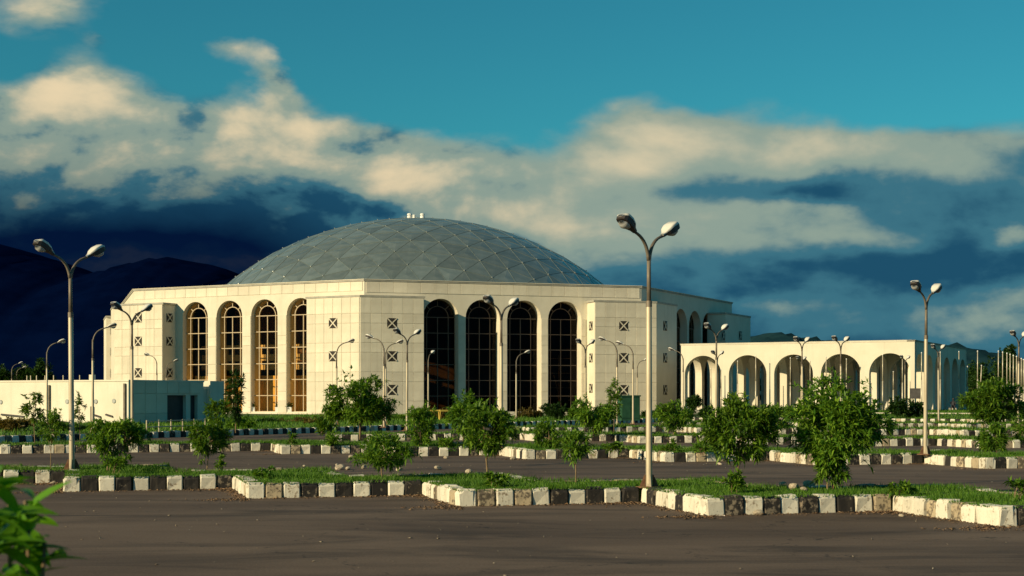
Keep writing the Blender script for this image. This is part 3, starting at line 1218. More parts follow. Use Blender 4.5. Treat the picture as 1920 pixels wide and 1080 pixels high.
THM = math.acos((13.15 - DC.z) / DR)
mb = MB()
nr, na = 16, 96
vs = [tuple(on_dome(0, 0, -0.12))]
for i in range(1, nr + 1):
    for j in range(na):
        a = 2 * math.pi * j / na
        rr = THM * DR * i / nr
        vs.append(tuple(on_dome(rr * math.cos(a), rr * math.sin(a), -0.12)))
fs = [(0, 1 + j, 1 + (j + 1) % na) for j in range(na)]
for i in range(nr - 1):
    for j in range(na):
        fs.append((1 + i * na + j, 1 + (i + 1) * na + j, 1 + (i + 1) * na + (j + 1) % na, 1 + i * na + (j + 1) % na))
mb.add(vs, fs)
dome = mb.build('dome', 'dome_rib', hall, True)
tri, edges, nodes = [], set(), set()
N = 14


def lat(i, j):
    return (LA * (i + 0.5 * j) + 0.4, LA * 0.8660254 * j - 0.9)


def inside(i, j):
    x, y = lat(i, j)
    return math.hypot(x, y) < THM * DR + 1.2


for i in range(-2 * N, 2 * N):
    for j in range(-N, N):
        for t in (((i, j), (i + 1, j), (i, j + 1)), ((i + 1, j), (i + 1, j + 1), (i, j + 1))):
            if all(inside(*q) for q in t):
                tri.append(t)
                for p, q in ((0, 1), (1, 2), (2, 0)):
                    edges.add(tuple(sorted((t[p], t[q]))))
                nodes.update(t)


def pan_geo(t):
    P = [on_dome(*lat(*q), 0.03) for q in t]
    c = (P[0] + P[1] + P[2]) / 3
    up = (c - DC).normalized()
    Q = [c + (p - c) * 0.982 for p in P]
    mid = c + up * random.uniform(0.0, 0.11) + (P[0] - c) * random.uniform(-0.15, 0.15)
    lowr = [q - up * 0.10 for q in Q]
    vs = Q + [mid] + lowr
    fs = [(0, 1, 3), (1, 2, 3), (2, 0, 3), (0, 4, 5, 1), (1, 5, 6, 2), (2, 6, 4, 0)]
    return vs, fs, c, up


eye = Vector((0, 0, HC))
pg = [pan_geo(t) for t in tri]
score = [(eye - c).normalized().dot(up) for _, _, c, up in pg]
order = sorted(range(len(pg)), key=lambda q: -score[q])
rest = MB()
for rank, q in enumerate(order):
    vs, fs, c, up = pg[q]
    if rank < 300:
        mb = MB()
        mb.add(vs, fs)
        me = mb.mesh('dome_panel', 'dome_metal', False, c)
        o = bpy.data.objects.new('dome_panel', me)
        link(o, dome)
        o.location = c - wl(dome)
    else:
        rest.add(vs, fs)
tag(rest.build('dome_panel', 'dome_metal', dome), kind='stuff')
mb = MB()
for p, q in edges:
    a, b = on_dome(*lat(*p), 0.02), on_dome(*lat(*q), 0.02)
    up = ((a + b) / 2 - DC).normalized()
    sd = (b - a).cross(up).normalized() * 0.022
    mb.hexa([a - sd, b - sd, b + sd, a + sd, a - sd + up * 0.035, b - sd + up * 0.035, b + sd + up * 0.035, a + sd + up * 0.035])
tag(mb.build('dome_ribs', 'dome_rib', dome), kind='stuff')
mb = MB()
for q in nodes:
    a = on_dome(*lat(*q), 0.0)
    up = (a - DC).normalized()
    mb.tube([a, a + up * 0.13, a + up * 0.16], [0.085, 0.075, 0.04], 6)
tag(mb.build('dome_hubs', 'dome_hub', dome), kind='stuff')
# ring where the dome meets the roof
mb = MB()
rb = math.sin(THM) * DR
n = 96
for i in range(n):
    a0, a1 = 2 * math.pi * i / n, 2 * math.pi * (i + 1) / n
    P = []
    for z in (13.2, 13.5):
        for rr, aa in ((rb + 0.35, a0), (rb + 0.35, a1), (rb + 0.95, a1), (rb + 0.95, a0)):
            P.append((HX + rr * math.cos(aa), HY + rr * math.sin(aa), z))
    mb.hexa([P[3], P[2], P[1], P[0], P[7], P[6], P[5], P[4]])
mb.build('dome_ring', 'coping_grey', dome)
for px, h, rr in ((768, 0.62, 0.30), (776.5, 0.42, 0.22), (792, 0.60, 0.28)):
    x = (px - 960) / FPX * 186
    base = Vector((x, 186.0, 0))
    zz = DC.z + math.sqrt(DR ** 2 - (x - HX) ** 2 - (186.0 - HY) ** 2)
    mb = MB()
    mb.tube([(x, 186, zz - 0.1), (x, 186, zz + h * 0.45), (x, 186, zz + h * 0.5)], [rr * 1.1, rr, rr * 0.7], 12)
    v = mb.build('roof_ventilator', 'vent_white', hall)
    mb = MB()
    mb.tube([(x, 186, zz + h * 0.5), (x, 186, zz + h * 0.62), (x, 186, zz + h * 0.9), (x, 186, zz + h)], [rr * 0.6, rr * 1.15, rr * 0.95, rr * 0.25], 12)
    mb.build('cowl', 'vent_white', v)

# ------------------------------------------------------------------ entrance arcade
ARC_ANG = HTH - 45
AL = np.array(((1277 - 960) / FPX * 152.0, 152.0))
AF = Frame(AL, ARC_ANG)
ALEN = AF.s_px(1715)
ATOP = z_of(637, AF.pt(ALEN, 0)[1])
NB1, NB2 = 5, 6
AS = Frame(AF.pt(ALEN, 0)[:2], ARC_ANG + 90)
ADEP = AS.s_px(1812)
arcade = empty('entrance_arcade', (*AF.pt(ALEN / 2, 0)[:2], 0))
tag(arcade, 'low flat-roofed cream arcade of round arches at the right of the hall', 'building')
bw1, bw2 = ALEN / NB1, ADEP / NB2
SPR = AF.z_py(2, 667) - 2.02
TH = 0.75


def arcade_ops(nb, bw, half, spring, s0=0.0):
    return [(s0 + (i + 0.5) * bw - half, s0 + (i + 0.5) * bw + half, 0.2, spring, False) for i in range(nb)]


for j in (0, 2, 4, 6):
    off = -(ADEP - TH) * j / NB2
    mb = MB()
    ops = arcade_ops(NB1, bw1, 2.02, SPR)
    e0, e1 = (0.0, ALEN) if j in (0, NB2) else (TH * 0.5, ALEN - TH * 0.5)
    if j in (0, NB2):
        arch_wall(mb, AF, e0, e1, 0.2, ATOP - 0.16, ops, off - TH, off, 20)
    else:
        arch_wall(mb, AF, TH + 0.003, ALEN - TH - 0.003, 0.2, ATOP - 0.5, [(a, b, s, sp - 0.02, f) for a, b, s, sp, f in ops], off - TH, off, 16)
    mb.build('arch_wall', 'wall_cream', arcade)
for i in range(NB1 + 1):
    s = (ALEN - TH) * i / NB1
    fr2 = Frame(AF.pt(s + TH, 0)[:2], ARC_ANG + 90)
    mb = MB()
    ops = arcade_ops(NB2, bw2, 1.98, SPR)
    z1 = ATOP - 0.16 if i in (0, NB1) else ATOP - 0.52
    arch_wall(mb, fr2, TH + 0.003, ADEP - TH - 0.003, 0.2, z1, ops, -TH, 0.0, 20)
    mb.build('arch_wall', 'wall_cream', arcade)
mb = MB()
AF.slab(mb, TH + 0.01, ALEN - TH - 0.01, ATOP - 0.48, ATOP - 0.2, -(ADEP - TH - 0.01), -TH - 0.01)
mb.build('roof', 'roof_grey', arcade)
for fr, L in ((AF, ALEN), (AS, ADEP)):
    mb = MB()
    fr.slab(mb, -0.05, L + 0.05, ATOP - 0.16, ATOP - 0.05, -TH, 0.05)
    fr.slab(mb, -0.09, L + 0.09, ATOP - 0.05, ATOP, -TH, 0.09)
    mb.build('coping', 'wall_annex' if fr is AF else 'coping_grey', arcade)
mb = MB()
AF.slab(mb, -0.06, ALEN + 0.06, 0.15, 0.66, -ADEP - 0.06, 0.06)
mb.build('plinth', 'roof_grey', arcade)

# ------------------------------------------------------------------ low annex on the left
AX = np.array((-25.3, 95.0))
NTOP = z_of(712, 95.0)
NF = Frame(AX + np.array((math.cos(R(ARC_ANG + 180)), math.sin(R(ARC_ANG + 180)))) * 42, ARC_ANG)
NS = Frame(AX, ARC_ANG + 90)
annex = empty('service_annex', (AX[0], AX[1], 0))
tag(annex, 'long low flat-roofed pale building left of the hall with round portholes', 'building')
L1 = NS.s_px(375)
d1, d2 = NS.s_px(313), NS.s_px(349)
d3, d4 = NS.s_px(357), L1 - 0.25
mb = MB()
arch_wall(mb, NF, 0, 42, 0.0, NTOP - 0.1, [], -0.4, 0.0)
wf = mb.build('wall', 'wall_annex', annex)
mb = MB()
hd = NS.z_py(d1, 741)
arch_wall(mb, NS, 0.403, L1, 0.0, NTOP - 0.1, [(d1, d2, 0.12, hd, True), (d3, d4, 0.12, hd, True)], -0.4, 0.0)
ws = mb.build('wall', 'wall_annex', annex)
for a, b in ((d1, d2), (d3, d4)):
    mb = MB()
    NS.slab(mb, a + 0.01, b - 0.01, 0.12, hd - 0.01, -0.34, -0.28)
    dr = mb.build('door', 'door_dark', annex)
    mb = MB()
    NS.slab(mb, a + 0.1, a + 0.16, 1.2, 1.45, -0.28, -0.2)
    mb.build('handle', 'metal_dark', dr)
mb = MB()
NS.slab(mb, 0.41, L1 + 0.0, NTOP - 0.35, NTOP - 0.12, -14, -0.41)
mb.build('roof', 'roof_grey', annex)
mb = MB()
arch_wall(mb, NS, 0.403, 12, 0.0, NTOP - 0.1, [], -42, -41.6)
mb.build('wall', 'wall_annex', annex)
mb = MB()
NS.slab(mb, L1 + 0.003, L1 + 0.4, 0.0, NTOP - 0.1, -42, -0.02)
mb.build('wall', 'wall_annex', annex)
mb = MB()
NF.slab(mb, 0.2, 41.5, NTOP - 0.4, NTOP - 0.14, -L1, -0.41)
mb.build('roof', 'roof_grey', annex)
mb = MB()
NF.slab(mb, -0.05, 42.06, NTOP - 0.1, NTOP, -0.45, 0.06)
mb.build('coping', 'wall_annex', annex)
mb = MB()
NS.slab(mb, 0.46, L1 + 0.4, NTOP - 0.1, NTOP + 0.001, -0.45, 0.06)
mb.build('coping', 'wall_annex', annex)
# end wing beyond a notch
e0, e1 = NS.s_px(394), NS.s_px(420)
mb = MB()
NS.slab(mb, e0, e1, 0.0, NTOP, -3.0, 0.0)
mb.build('end_wing', 'wall_annex', annex)
mb = MB()
NS.slab(mb, L1 + 0.41, e0 - 0.003, 0.0, NTOP - 0.55, -2.0, -0.3)
mb.build('link_wall', 'wall_annex', annex)
for a, b in ((0.45, 0.45 + (d1 - 0.45) / 3), (0.45 + (d1 - 0.45) / 3, 0.45 + 2 * (d1 - 0.45) / 3), (0.45 + 2 * (d1 - 0.45) / 3, d1)):
    for za, zb in ((0.02, 0.95), (0.95, hd + 0.1)):
        panel(ws, NS, a, b, za, zb, 0.0, 'wall_panel')
    panel(ws, NS, a, b, hd + 0.1, NTOP - 0.1, 0.0, 'wall_panel')
s = d1
for k in range(3):
    a, b = d1 + (L1 - d1) * k / 3, d1 + (L1 - d1) * (k + 1) / 3
    panel(ws, NS, a, b, hd + 0.1, NTOP - 0.1, 0.0, 'wall_panel')
for px, y in ((2, 754), (126, 753), (180, 753), (214, 752)):
    s = NF.s_px(px)
    zz = NF.z_py(s, y)
    q = NF.pt(s, zz, 0)
    nn = np.array((*NF.n, 0))
    mb = MB()
    mb.tube([np.array(q) - nn * 0.02, np.array(q) + nn * 0.03], 0.155, 18)
    ph = mb.build('porthole', 'dome_metal', annex)
    mb = MB()
    mb.tube([np.array(q) + nn * 0.031, np.array(q) + nn * 0.04], 0.115, 18)
    mb.build('pane', 'lamp_lens', ph)
for px, y0, y1, w in ((93, 722, 800, 0.16), (235, 719, 800, 0.13), (174, 762, 803, 0.2)):
    s = NF.s_px(px)
    mb = MB()
    NF.slab(mb, s - w / 2, s + w / 2, max(0.05, NF.z_py(s, y1)), NF.z_py(s, y0), 0.0, 0.14)
    mb.build('downpipe', 'pole_dark', annex)
for px0, px1, y in ((177, 190, 777), (199, 212, 776), (3, 46, 776), (113, 138, 789)):  # dark strips: small awning vents, and recess lines put in as dark colour
    a, b = NF.s_px(px0), NF.s_px(px1)
    z1 = NF.z_py(a, y)
    mb = MB()
    P = [NF.pt(a, z1 - 0.10, 0.10), NF.pt(b, z1 - 0.24, 0.10), NF.pt(b, z1 - 0.20, 0.0), NF.pt(a, z1 - 0.06, 0.0),
         NF.pt(a, z1 - 0.02, 0.10), NF.pt(b, z1 - 0.16, 0.10), NF.pt(b, z1 - 0.12, 0.0), NF.pt(a, z1 + 0.02, 0.0)]
    mb.hexa(P)
    mb.build('dark_slot', 'metal_dark', annex)
for px in (46, 53, 64, 80, 96, 114, 128, 145):
    s = NF.s_px(px)
    mb = MB()
    NF.slab(mb, s - 0.025, s + 0.025, NTOP, NTOP + 0.34, -0.25, -0.2)
    mb.build('railing_post', 'pole_paint', annex)
mb = MB()
s = NF.s_px(168)
NF.slab(mb, s - 0.15, s + 0.15, NTOP, NTOP + 0.36, -0.4, -0.1)
mb.build('parapet_stub', 'wall_annex', annex)

# pale guard rail before the shaded side of the annex
rail = empty('guard_rail', ground_pt(330, 806))
tag(rail, 'low pale metal guard rail before the shaded doors of the annex', 'railing')
a, b = np.array(ground_pt(275, 811, 0.28)[:2]), np.array(ground_pt(405, 806, 0.28)[:2])
for t in (0.55, 0.85):
    mb = MB()
    mb.tube([(*a, t), (*b, t)], 0.03, 6)
    mb.build('rail', 'pole_paint', rail)
for i in range(7):
    p = a + (b - a) * i / 6
    mb = MB()
    mb.tube([(*p, 0.2), (*p, 0.9)], 0.035, 6)
    mb.build('post', 'pole_paint', rail)


# ------------------------------------------------------------------ street lamps
def lamp_head(mb_shell, mb_side, mb_lens, base, d, tilt, k=1.0):
    """cobra-style luminaire growing from base along plan direction d, tilted up"""
    d = Vector((d[0], d[1], 0)).normalized()
    ax = (d * math.cos(tilt) + Vector((0, 0, 1)) * math.sin(tilt)).normalized()
    sd = d.cross(Vector((0, 0, 1))).normalized()
    up = sd.cross(ax).normalized()
    secs = [(0.0, 0.045, 0.045, 0.0), (0.10, 0.07, 0.06, 0.01), (0.20, 0.13, 0.10, 0.02), (0.34, 0.155, 0.13, 0.03), (0.52, 0.15, 0.13, 0.03), (0.60, 0.12, 0.09, 0.01), (0.63, 0.06, 0.04, 0.0)]
    n = 10
    ringU, ringL = [], []
    for x, w, h, lift in secs:
        c = base + ax * x * k + up * lift * k
        ring = []
        for i in range(n + 1):
            a = math.pi * i / n
            cx = math.copysign(abs(math.cos(a)) ** 0.45, math.cos(a))
            ring.append(c + sd * cx * w * k + up * (0.45 + 0.55 * abs(math.sin(a)) ** 0.5) * h * k)
        ringU.append(ring)
        ringL.append([c + sd * w * 0.985 * k + up * 0.46 * h * k, c + sd * w * 0.92 * k - up * 0.07 * k * (h / 0.13), c - sd * w * 0.92 * k - up * 0.07 * k * (h / 0.13), c - sd * w * 0.985 * k + up * 0.46 * h * k])

    def skin(mb, rings, close=False):
        m = len(rings[0])
        vs = [p for r in rings for p in r]
        fs = []
        for i in range(len(rings) - 1):
            for j in range(m - 1):
                fs.append((i * m + j, (i + 1) * m + j, (i + 1) * m + j + 1, i * m + j + 1))
        fs.append(tuple(reversed(range(m))))
        fs.append(tuple(range((len(rings) - 1) * m, len(rings) * m)))
        mb.add(vs, fs)
    skin(mb_shell, ringU)
    skin(mb_side, ringL)
    # lens bowl under the front half
    rings = []
    for x, w, dp in ((0.26, 0.02, 0.0), (0.29, 0.09, 0.05), (0.40, 0.125, 0.10), (0.50, 0.11, 0.085), (0.57, 0.04, 0.02)):
        c = base + ax * x * k + up * (-0.055) * k
        rings.append([c + sd * w * k * math.cos(math.pi * i / 8) - up * dp * k * math.sin(math.pi * i / 8) for i in range(9)])
    skin(mb_lens, rings)


def bez(p0, p1, p2, n=8):
    return [p0 * (1 - t) ** 2 + p1 * 2 * t * (1 - t) + p2 * t * t for t in [i / n for i in range(n + 1)]]


def lamp_proto(double):
    root = empty('street_lamp', (0, 0, 0))
    m = MB()
    m.tube([(0, 0, -0.05), (0, 0, 0.1), (0, 0, 3.62), (0, 0, 3.66)], [0.068, 0.065, 0.056, 0.046], 12)
    m.build('pole', 'pole_paint', root, True)
    m = MB()
    m.tube([(0, 0, 3.64), (0, 0, 4.62)], [0.046, 0.042], 10)
    m.build('upper_pole', 'pole_dark', root, True)
    m = MB()
    m.tube([(0, 0, 3.58), (0, 0, 3.70)], 0.062, 12)
    m.build('collar', 'pole_dark', root)
    m = MB()
    m.box((0, 0, 0.015), (0.38, 0.38, 0.03))
    m.build('base_plate', 'pole_rust', root)
    for q in range(4):
        a = q * math.pi / 2 + math.pi / 4
        c, s_ = math.cos(a), math.sin(a)
        m = MB()
        t = 0.012
        pts_ = [(0.07, 0.03), (0.19, 0.03), (0.09, 0.26), (0.07, 0.26)]
        vs = [(r * c - sg * t * s_, r * s_ + sg * t * c, z) for sg in (-1, 1) for r, z in pts_]
        m.add(vs, [(0, 1, 2, 3), (7, 6, 5, 4), (0, 4, 5, 1), (1, 5, 6, 2), (2, 6, 7, 3), (3, 7, 4, 0)])
        m.build('gusset', 'pole_rust' if q % 2 else 'pole_paint', root)
    dirs = (1, -1) if double else (1,)
    for sg in dirs:
        d = Vector((sg, 0, 0))
        p0 = Vector((sg * 0.01, 0, 4.50))
        reach = 0.46 if double else 0.62
        ph = Vector((sg * reach, 0, 5.02 if double else 5.2))
        m = MB()
        path = bez(p0, Vector((sg * 0.06, 0, 4.92 if double else 5.1)), ph, 9)
        m.tube(path, [0.040 - 0.012 * i / 9 for i in range(10)], 8)
        m.build('arm', 'pole_dark', root, True)
        a, b, c = MB(), MB(), MB()
        lamp_head(a, b, c, ph, d, R(27) if double else R(17), 0.88)
        h = a.build('lamp_head', 'lamp_shell', root, True)
        b.build('housing', 'lamp_side', h)
        c.build('lens', 'lamp_lens', h, True)
    return root


LAMPS2 = [  # pixel column, depth, height scale, base z, label
    (1217, 28.5, 1.0, 0.29, 'tall twin-headed lamp nearest the camera, standing right of centre on the front kerb strip'),
    (135, 35.3, 1.045, 0.29, 'twin-headed lamp at far left on the front kerb strip, against the dark hills'),
    (1735, 44.6, 1.0, 0.29, 'twin-headed lamp right of the big bushy tree, overlapping the right end of the arcade'),
    (248, 54.4, 1.0, 0.29, 'twin-headed lamp before the left corner block of the hall'),
    (940, 50.9, 1.0, 0.29, 'twin-headed lamp standing between the second and third dark windows of the hall front'),
    (763, 75.2, 1.0, 0.29, 'twin-headed lamp before the hall corner, right of the large leafy tree'),
    (1098, 88.5, 1.0, 0.28, 'twin-headed lamp at the right jamb of the last dark front window'),
    (1343, 69.8, 1.0, 0.29, 'twin-headed lamp before the first arch of the arcade, taller than its neighbour'),
    (1577, 84.5, 1.0, 0.29, 'twin-headed lamp before the fourth arch of the arcade, above the big bush'),
    (1505, 85.5, 1.0, 0.29, 'twin-headed lamp seen nearly end-on before the third arch of the arcade'),
    (1760, 98.0, 1.0, 0.29, 'small twin-headed lamp before the shaded end of the arcade, just right of a larger one'),
    (1697, 128.0, 1.0, 0.4, 'distant small twin-headed lamp before the pier right of the fifth arch'),
    (1345, 113.0, 1.0, 0.35, 'distant small twin-headed lamp low inside the view of the first arch'),
    (1502, 133.0, 1.0, 0.45, 'distant small twin-headed lamp low inside the view of the third arch'),
    (1909, 77.5, 1.0, 0.28, 'twin-headed lamp at the right edge among the pale flagpoles'),
]
proto2 = lamp_proto(True)
first = True
for i, (px, dep, sc, zb, lab) in enumerate(LAMPS2):
    o = proto2 if first else copy_tree(proto2)
    first = False
    o.location = at_depth(px, dep, zb)
    o.rotation_euler = (R(random.uniform(-0.5, 0.5)), R(random.uniform(-0.5, 0.5)), R(50 + random.uniform(-5, 5)))
    o.scale = (sc, sc, sc)
    tag(o, lab, 'street lamp', 'twin-headed street lamps of the car park')
LAMPS1 = [  # column, depth, direction of head, base z, label
    (88, 91.0, 8, 0.28, 'single-armed lamp at far left before the annex, head to the right'),
    (174, 71.0, 20, 0.28, 'single-armed lamp before the farthest left block of the hall'),
    (631, 90.5, 15, 0.28, 'single-armed lamp against the sunlit corner block, above the leafy tree'),
    (720, 84.0, 165, 0.28, 'single-armed lamp at the hall corner with its head to the left'),
    (723, 92.0, 10, 0.28, 'single-armed lamp at the hall corner with its head to the right'),
    (803, 113.0, 70, 0.28, 'single-armed lamp before the left edge of the first dark window'),
    (968, 113.0, 15, 0.28, 'single-armed lamp before the third dark window with a bright head'),
    (1157, 87.5, 170, 0.28, 'single-armed lamp before the right front block, head to the left'),
    (1187, 94.0, 160, 0.28, 'single-armed lamp left of the tallest lamp with its head turned left'),
    (1195, 136.0, 20, 0.28, 'small distant single-armed lamp just left of the tallest lamp pole'),
    (1281, 109.0, 170, 0.35, 'single-armed lamp at the left corner of the arcade'),
    (294, 120.0, 165, 0.28, 'small single-armed lamp behind the annex before the sunlit corner block'),
    (312, 140.0, 15, 0.28, 'distant lamp with only its head showing above the annex, right of the corner block'),
    (22, 150.0, 20, 0.28, 'small distant lamp above the annex roof near the left edge'),
    (31, 172.0, 25, 0.28, 'smallest distant lamp just above the annex wall near the left edge'),
]
proto1 = lamp_proto(False)
first = True
for i, (px, dep, hd_, zb, lab) in enumerate(LAMPS1):
    o = proto1 if first else copy_tree(proto1)
    first = False
    o.location = at_depth(px, dep, zb)
    o.rotation_euler = (0, 0, R(hd_))
    tag(o, lab, 'street lamp', 'single-armed street lamps')


# ------------------------------------------------------------------ leaves, trees and shrubs
def leaf_geo(P, D, L, W, droop, rng, segs=2):
    """P base points, D unit directions: curved lanceolate blades with a folded midrib"""
    n = len(P)
    up = np.tile(np.array((0, 0, 1.0)), (n, 1)) + rng.normal(0, 0.35, (n, 3))
    S = np.cross(D, up)
    S /= np.linalg.norm(S, axis=1, keepdims=True) + 1e-9
    Nn = np.cross(S, D)
    L = L[:, None]
    W = W[:, None]
    dr = droop[:, None]

    def at(t):
        return P + D * L * t - np.array((0, 0, 1.0)) * dr * L * t * t
    if segs == 2:
        a, b, c, d = at(0.0), at(0.35), at(0.7), at(1.0)
        v = np.stack([a, b + S * W + Nn * W * 0.3, b - S * W + Nn * W * 0.3, c + S * W * 0.7 + Nn * W * 0.2, c - S * W * 0.7 + Nn * W * 0.2, d, b, c], 1)
        tri = np.array([(0, 6, 1), (0, 2, 6), (1, 6, 7), (1, 7, 3), (2, 7, 6), (2, 4, 7), (3, 7, 5), (4, 5, 7)])
        k = 8
    else:
        a, b, d = at(0.0), at(0.45), at(1.0)
        v = np.stack([a, b + S * W + Nn * W * 0.3, b - S * W + Nn * W * 0.3, d], 1)
        tri = np.array([(0, 3, 1), (0, 2, 3)])
        k = 4
    idx = (np.arange(n) * k)[:, None, None] + tri[None]
    return v.reshape(-1, 3), idx.reshape(-1, 3)


def crown_pts(rng, n_lump, n_whorl, rx, ry, rz, cz, lump=0.34, hollow=0.45, low=1.0):
    """whorl positions gathered in clumps through an uneven ellipsoid"""
    d = rng.normal(size=(n_lump, 3))
    d /= np.linalg.norm(d, axis=1, keepdims=True)
    rad = rng.uniform(hollow, 0.88, n_lump)[:, None]
    C = d * rad * rng.uniform(0.85, 1.12, (n_lump, 1))
    which = rng.integers(0, n_lump, n_whorl)
    off = rng.normal(size=(n_whorl, 3))
    off /= np.linalg.norm(off, axis=1, keepdims=True)
    Q = C[which] + off * (rng.uniform(0.15, 1.0, (n_whorl, 1)) ** 0.5) * lump
    Q = Q[np.linalg.norm(Q, axis=1) < 1.12]
    Q[:, 2] = np.where(Q[:, 2] < 0, Q[:, 2] * low, Q[:, 2])
    # shoots that break the outline
    ns = max(4, n_lump // 2)
    sd = rng.normal(size=(ns, 3)) + np.array((0, 0, 0.5))
    sd /= np.linalg.norm(sd, axis=1, keepdims=True)
    ln = rng.uniform(0.95, 1.32, ns)
    sh = np.concatenate([sd * (0.7 + (ln[:, None] - 0.7) * t) for t in (0.2, 0.5, 0.75, 1.0)])
    Q = np.concatenate([Q, sh + rng.normal(0, 0.03, sh.shape)])
    out = Q * np.array((rx, ry, rz)) * 0.95
    out[:, 2] += cz
    return out, C * np.array((rx, ry, rz)) + np.array((0, 0, cz))


def tree(name, label, loc, h_trunk, rx, rz, cz, n_whorl, leaf_len, cat='tree', group=None, seed=0, mat='leaf_green', per=8, segs=2, ry=None,
         trunk_r=0.03, lumps=24, droop=0.35, width=0.12, lean=(0, 0), lump=0.34, hollow=0.45, low=1.0, stems=1, dense=1.7):
    rng = np.random.default_rng(seed + 100)
    ry = rx if ry is None else ry
    root = empty(name, loc)
    tag(root, label, cat, group)
    W, C = crown_pts(rng, lumps, int(n_whorl * dense), rx, ry, rz, cz, lump, hollow, low)
    W[:, :2] += np.array(lean)
    C[:, :2] += np.array(lean)
    n = len(W)
    P = np.repeat(W, per, 0)
    outw = P - np.array((lean[0], lean[1], cz - rz * 0.4))
    outw /= np.linalg.norm(outw, axis=1, keepdims=True) + 1e-9
    D = outw * 0.6 + rng.normal(0, 0.7, P.shape)
    D[:, 2] += 0.38
    D /= np.linalg.norm(D, axis=1, keepdims=True)
    L = leaf_len * rng.uniform(0.4, 1.08, len(P))
    v, t = leaf_geo(P, D, L, L * width, droop * rng.uniform(0.1, 1.5, len(P)), rng, segs)
    me = fast_mesh('crown', v, t, mat)
    o = bpy.data.objects.new('crown', me)
    link(o, root)
    mb = MB()
    for k in range(stems):
        a = 2 * math.pi * k / max(1, stems) + 0.7
        sp = 0.0 if stems == 1 else 0.35 * rx
        base = Vector((0.06 * math.cos(a) if stems > 1 else 0, 0.06 * math.sin(a) if stems > 1 else 0, -0.06))
        top = Vector((lean[0] + sp * math.cos(a), lean[1] + sp * math.sin(a), cz))
        mid = (base + top) / 2 + Vector((rng.uniform(-0.06, 0.06) * rx, rng.uniform(-0.06, 0.06) * rx, 0))
        mb.tube(bez(base, mid, top, 6), [trunk_r * (1 - 0.1 * i) for i in range(7)], 7)
        for c in C[k::stems][:10]:
            c = Vector(c)
            t = rng.uniform(0.45, 0.9)
            p = base * (1 - t) ** 2 + mid * 2 * t * (1 - t) + top * t * t
            p.z = min(p.z, c.z - 0.02) if c.z > base.z + 0.2 else p.z
            mb.tube(bez(p, (p + c) / 2 + Vector((0, 0, 0.1 * rx)), c, 4), [trunk_r * 0.5, trunk_r * 0.42, trunk_r * 0.34, trunk_r * 0.25, trunk_r * 0.14], 5)
    mb.build('trunk', 'bark', root, True)
    # build() subtracts the parent's world place: these vertices are already local
    tr = root.children[-1] if root.children[-1].name.startswith('trunk') else [c for c in root.children if c.name.startswith('trunk')][0]
    tr.location = wl(root)
    return root


def tree_px(name, label, px, depth, x0, x1, y0, y1, n_whorl, leaf_len, base_z=0.29, **kw):
    """a tree whose crown fills the given photo box when seen from the camera"""
    loc = at_depth(px, depth, base_z)
    rx = (x1 - x0) / 2 * depth / FPX
    zt, zl = z_of(y0, depth), z_of(y1, depth)
    rz = (zt - zl) / 2
    cz = (zt + zl) / 2 - base_z
    lean = (((x0 + x1) / 2 - px) * depth / FPX, 0)
    return tree(name, label, loc, cz, rx, rz, cz, n_whorl, leaf_len, lean=lean, **kw)


IG = 'young trees on the planted kerb strips'
# nearest strip
tree_px('young_tree', 'broad low young tree at left of the front strip, leafy down to its stem', 205, 34.2, 162, 275, 784, 850, 330, 0.17, group=IG, seed=1, low=1.25, trunk_r=0.02, stems=3)
tree_px('young_tree', 'small round young tree on a thin stem left of the hall steps, front strip', 388, 34.8, 354, 436, 783, 858, 280, 0.16, group=IG, seed=2, trunk_r=0.018)
tree_px('young_tree', 'flat-topped spreading young tree left of centre on the front strip', 717, 31.6, 655, 776, 815, 876, 260, 0.17, group=IG, seed=3, mat='leaf_bright', trunk_r=0.018, droop=0.4)
tree_px('young_tree', 'round bright young tree on a bare stem at centre, front strip', 916, 29.9, 848, 968, 756, 857, 460, 0.16, group=IG, seed=4, trunk_r=0.026)
tree_px('young_tree', 'thinnest young tree on a long bare stem between the centre tree and tallest lamp', 1080, 30.2, 1050, 1108, 808, 862, 110, 0.15, group=IG, seed=5, mat='leaf_bright', trunk_r=0.017, droop=0.4)
tree_px('young_tree', 'dense young tree on a bare stem right of the tallest lamp', 1379, 27.4, 1314, 1458, 742, 862, 600, 0.17, group=IG, seed=6, trunk_r=0.026, lumps=28)
tree_px('young_tree', 'largest bushy tree of the front strip, leafy to the ground, right of centre', 1562, 27.9, 1470, 1664, 706, 872, 900, 0.18, group=IG, seed=7, trunk_r=0.03, lumps=34)
tree_px('young_tree', 'leafy skirt of shoots round the stem of the largest bushy tree', 1556, 27.7, 1522, 1592, 830, 912, 170, 0.15, group=IG, seed=8, trunk_r=0.012, stems=4, droop=0.4, cat='shrub')
tree_px('young_tree', 'slender sapling beside the far left lamp', 95, 35.2, 72, 122, 772, 830, 90, 0.14, group=IG, seed=9, trunk_r=0.012)
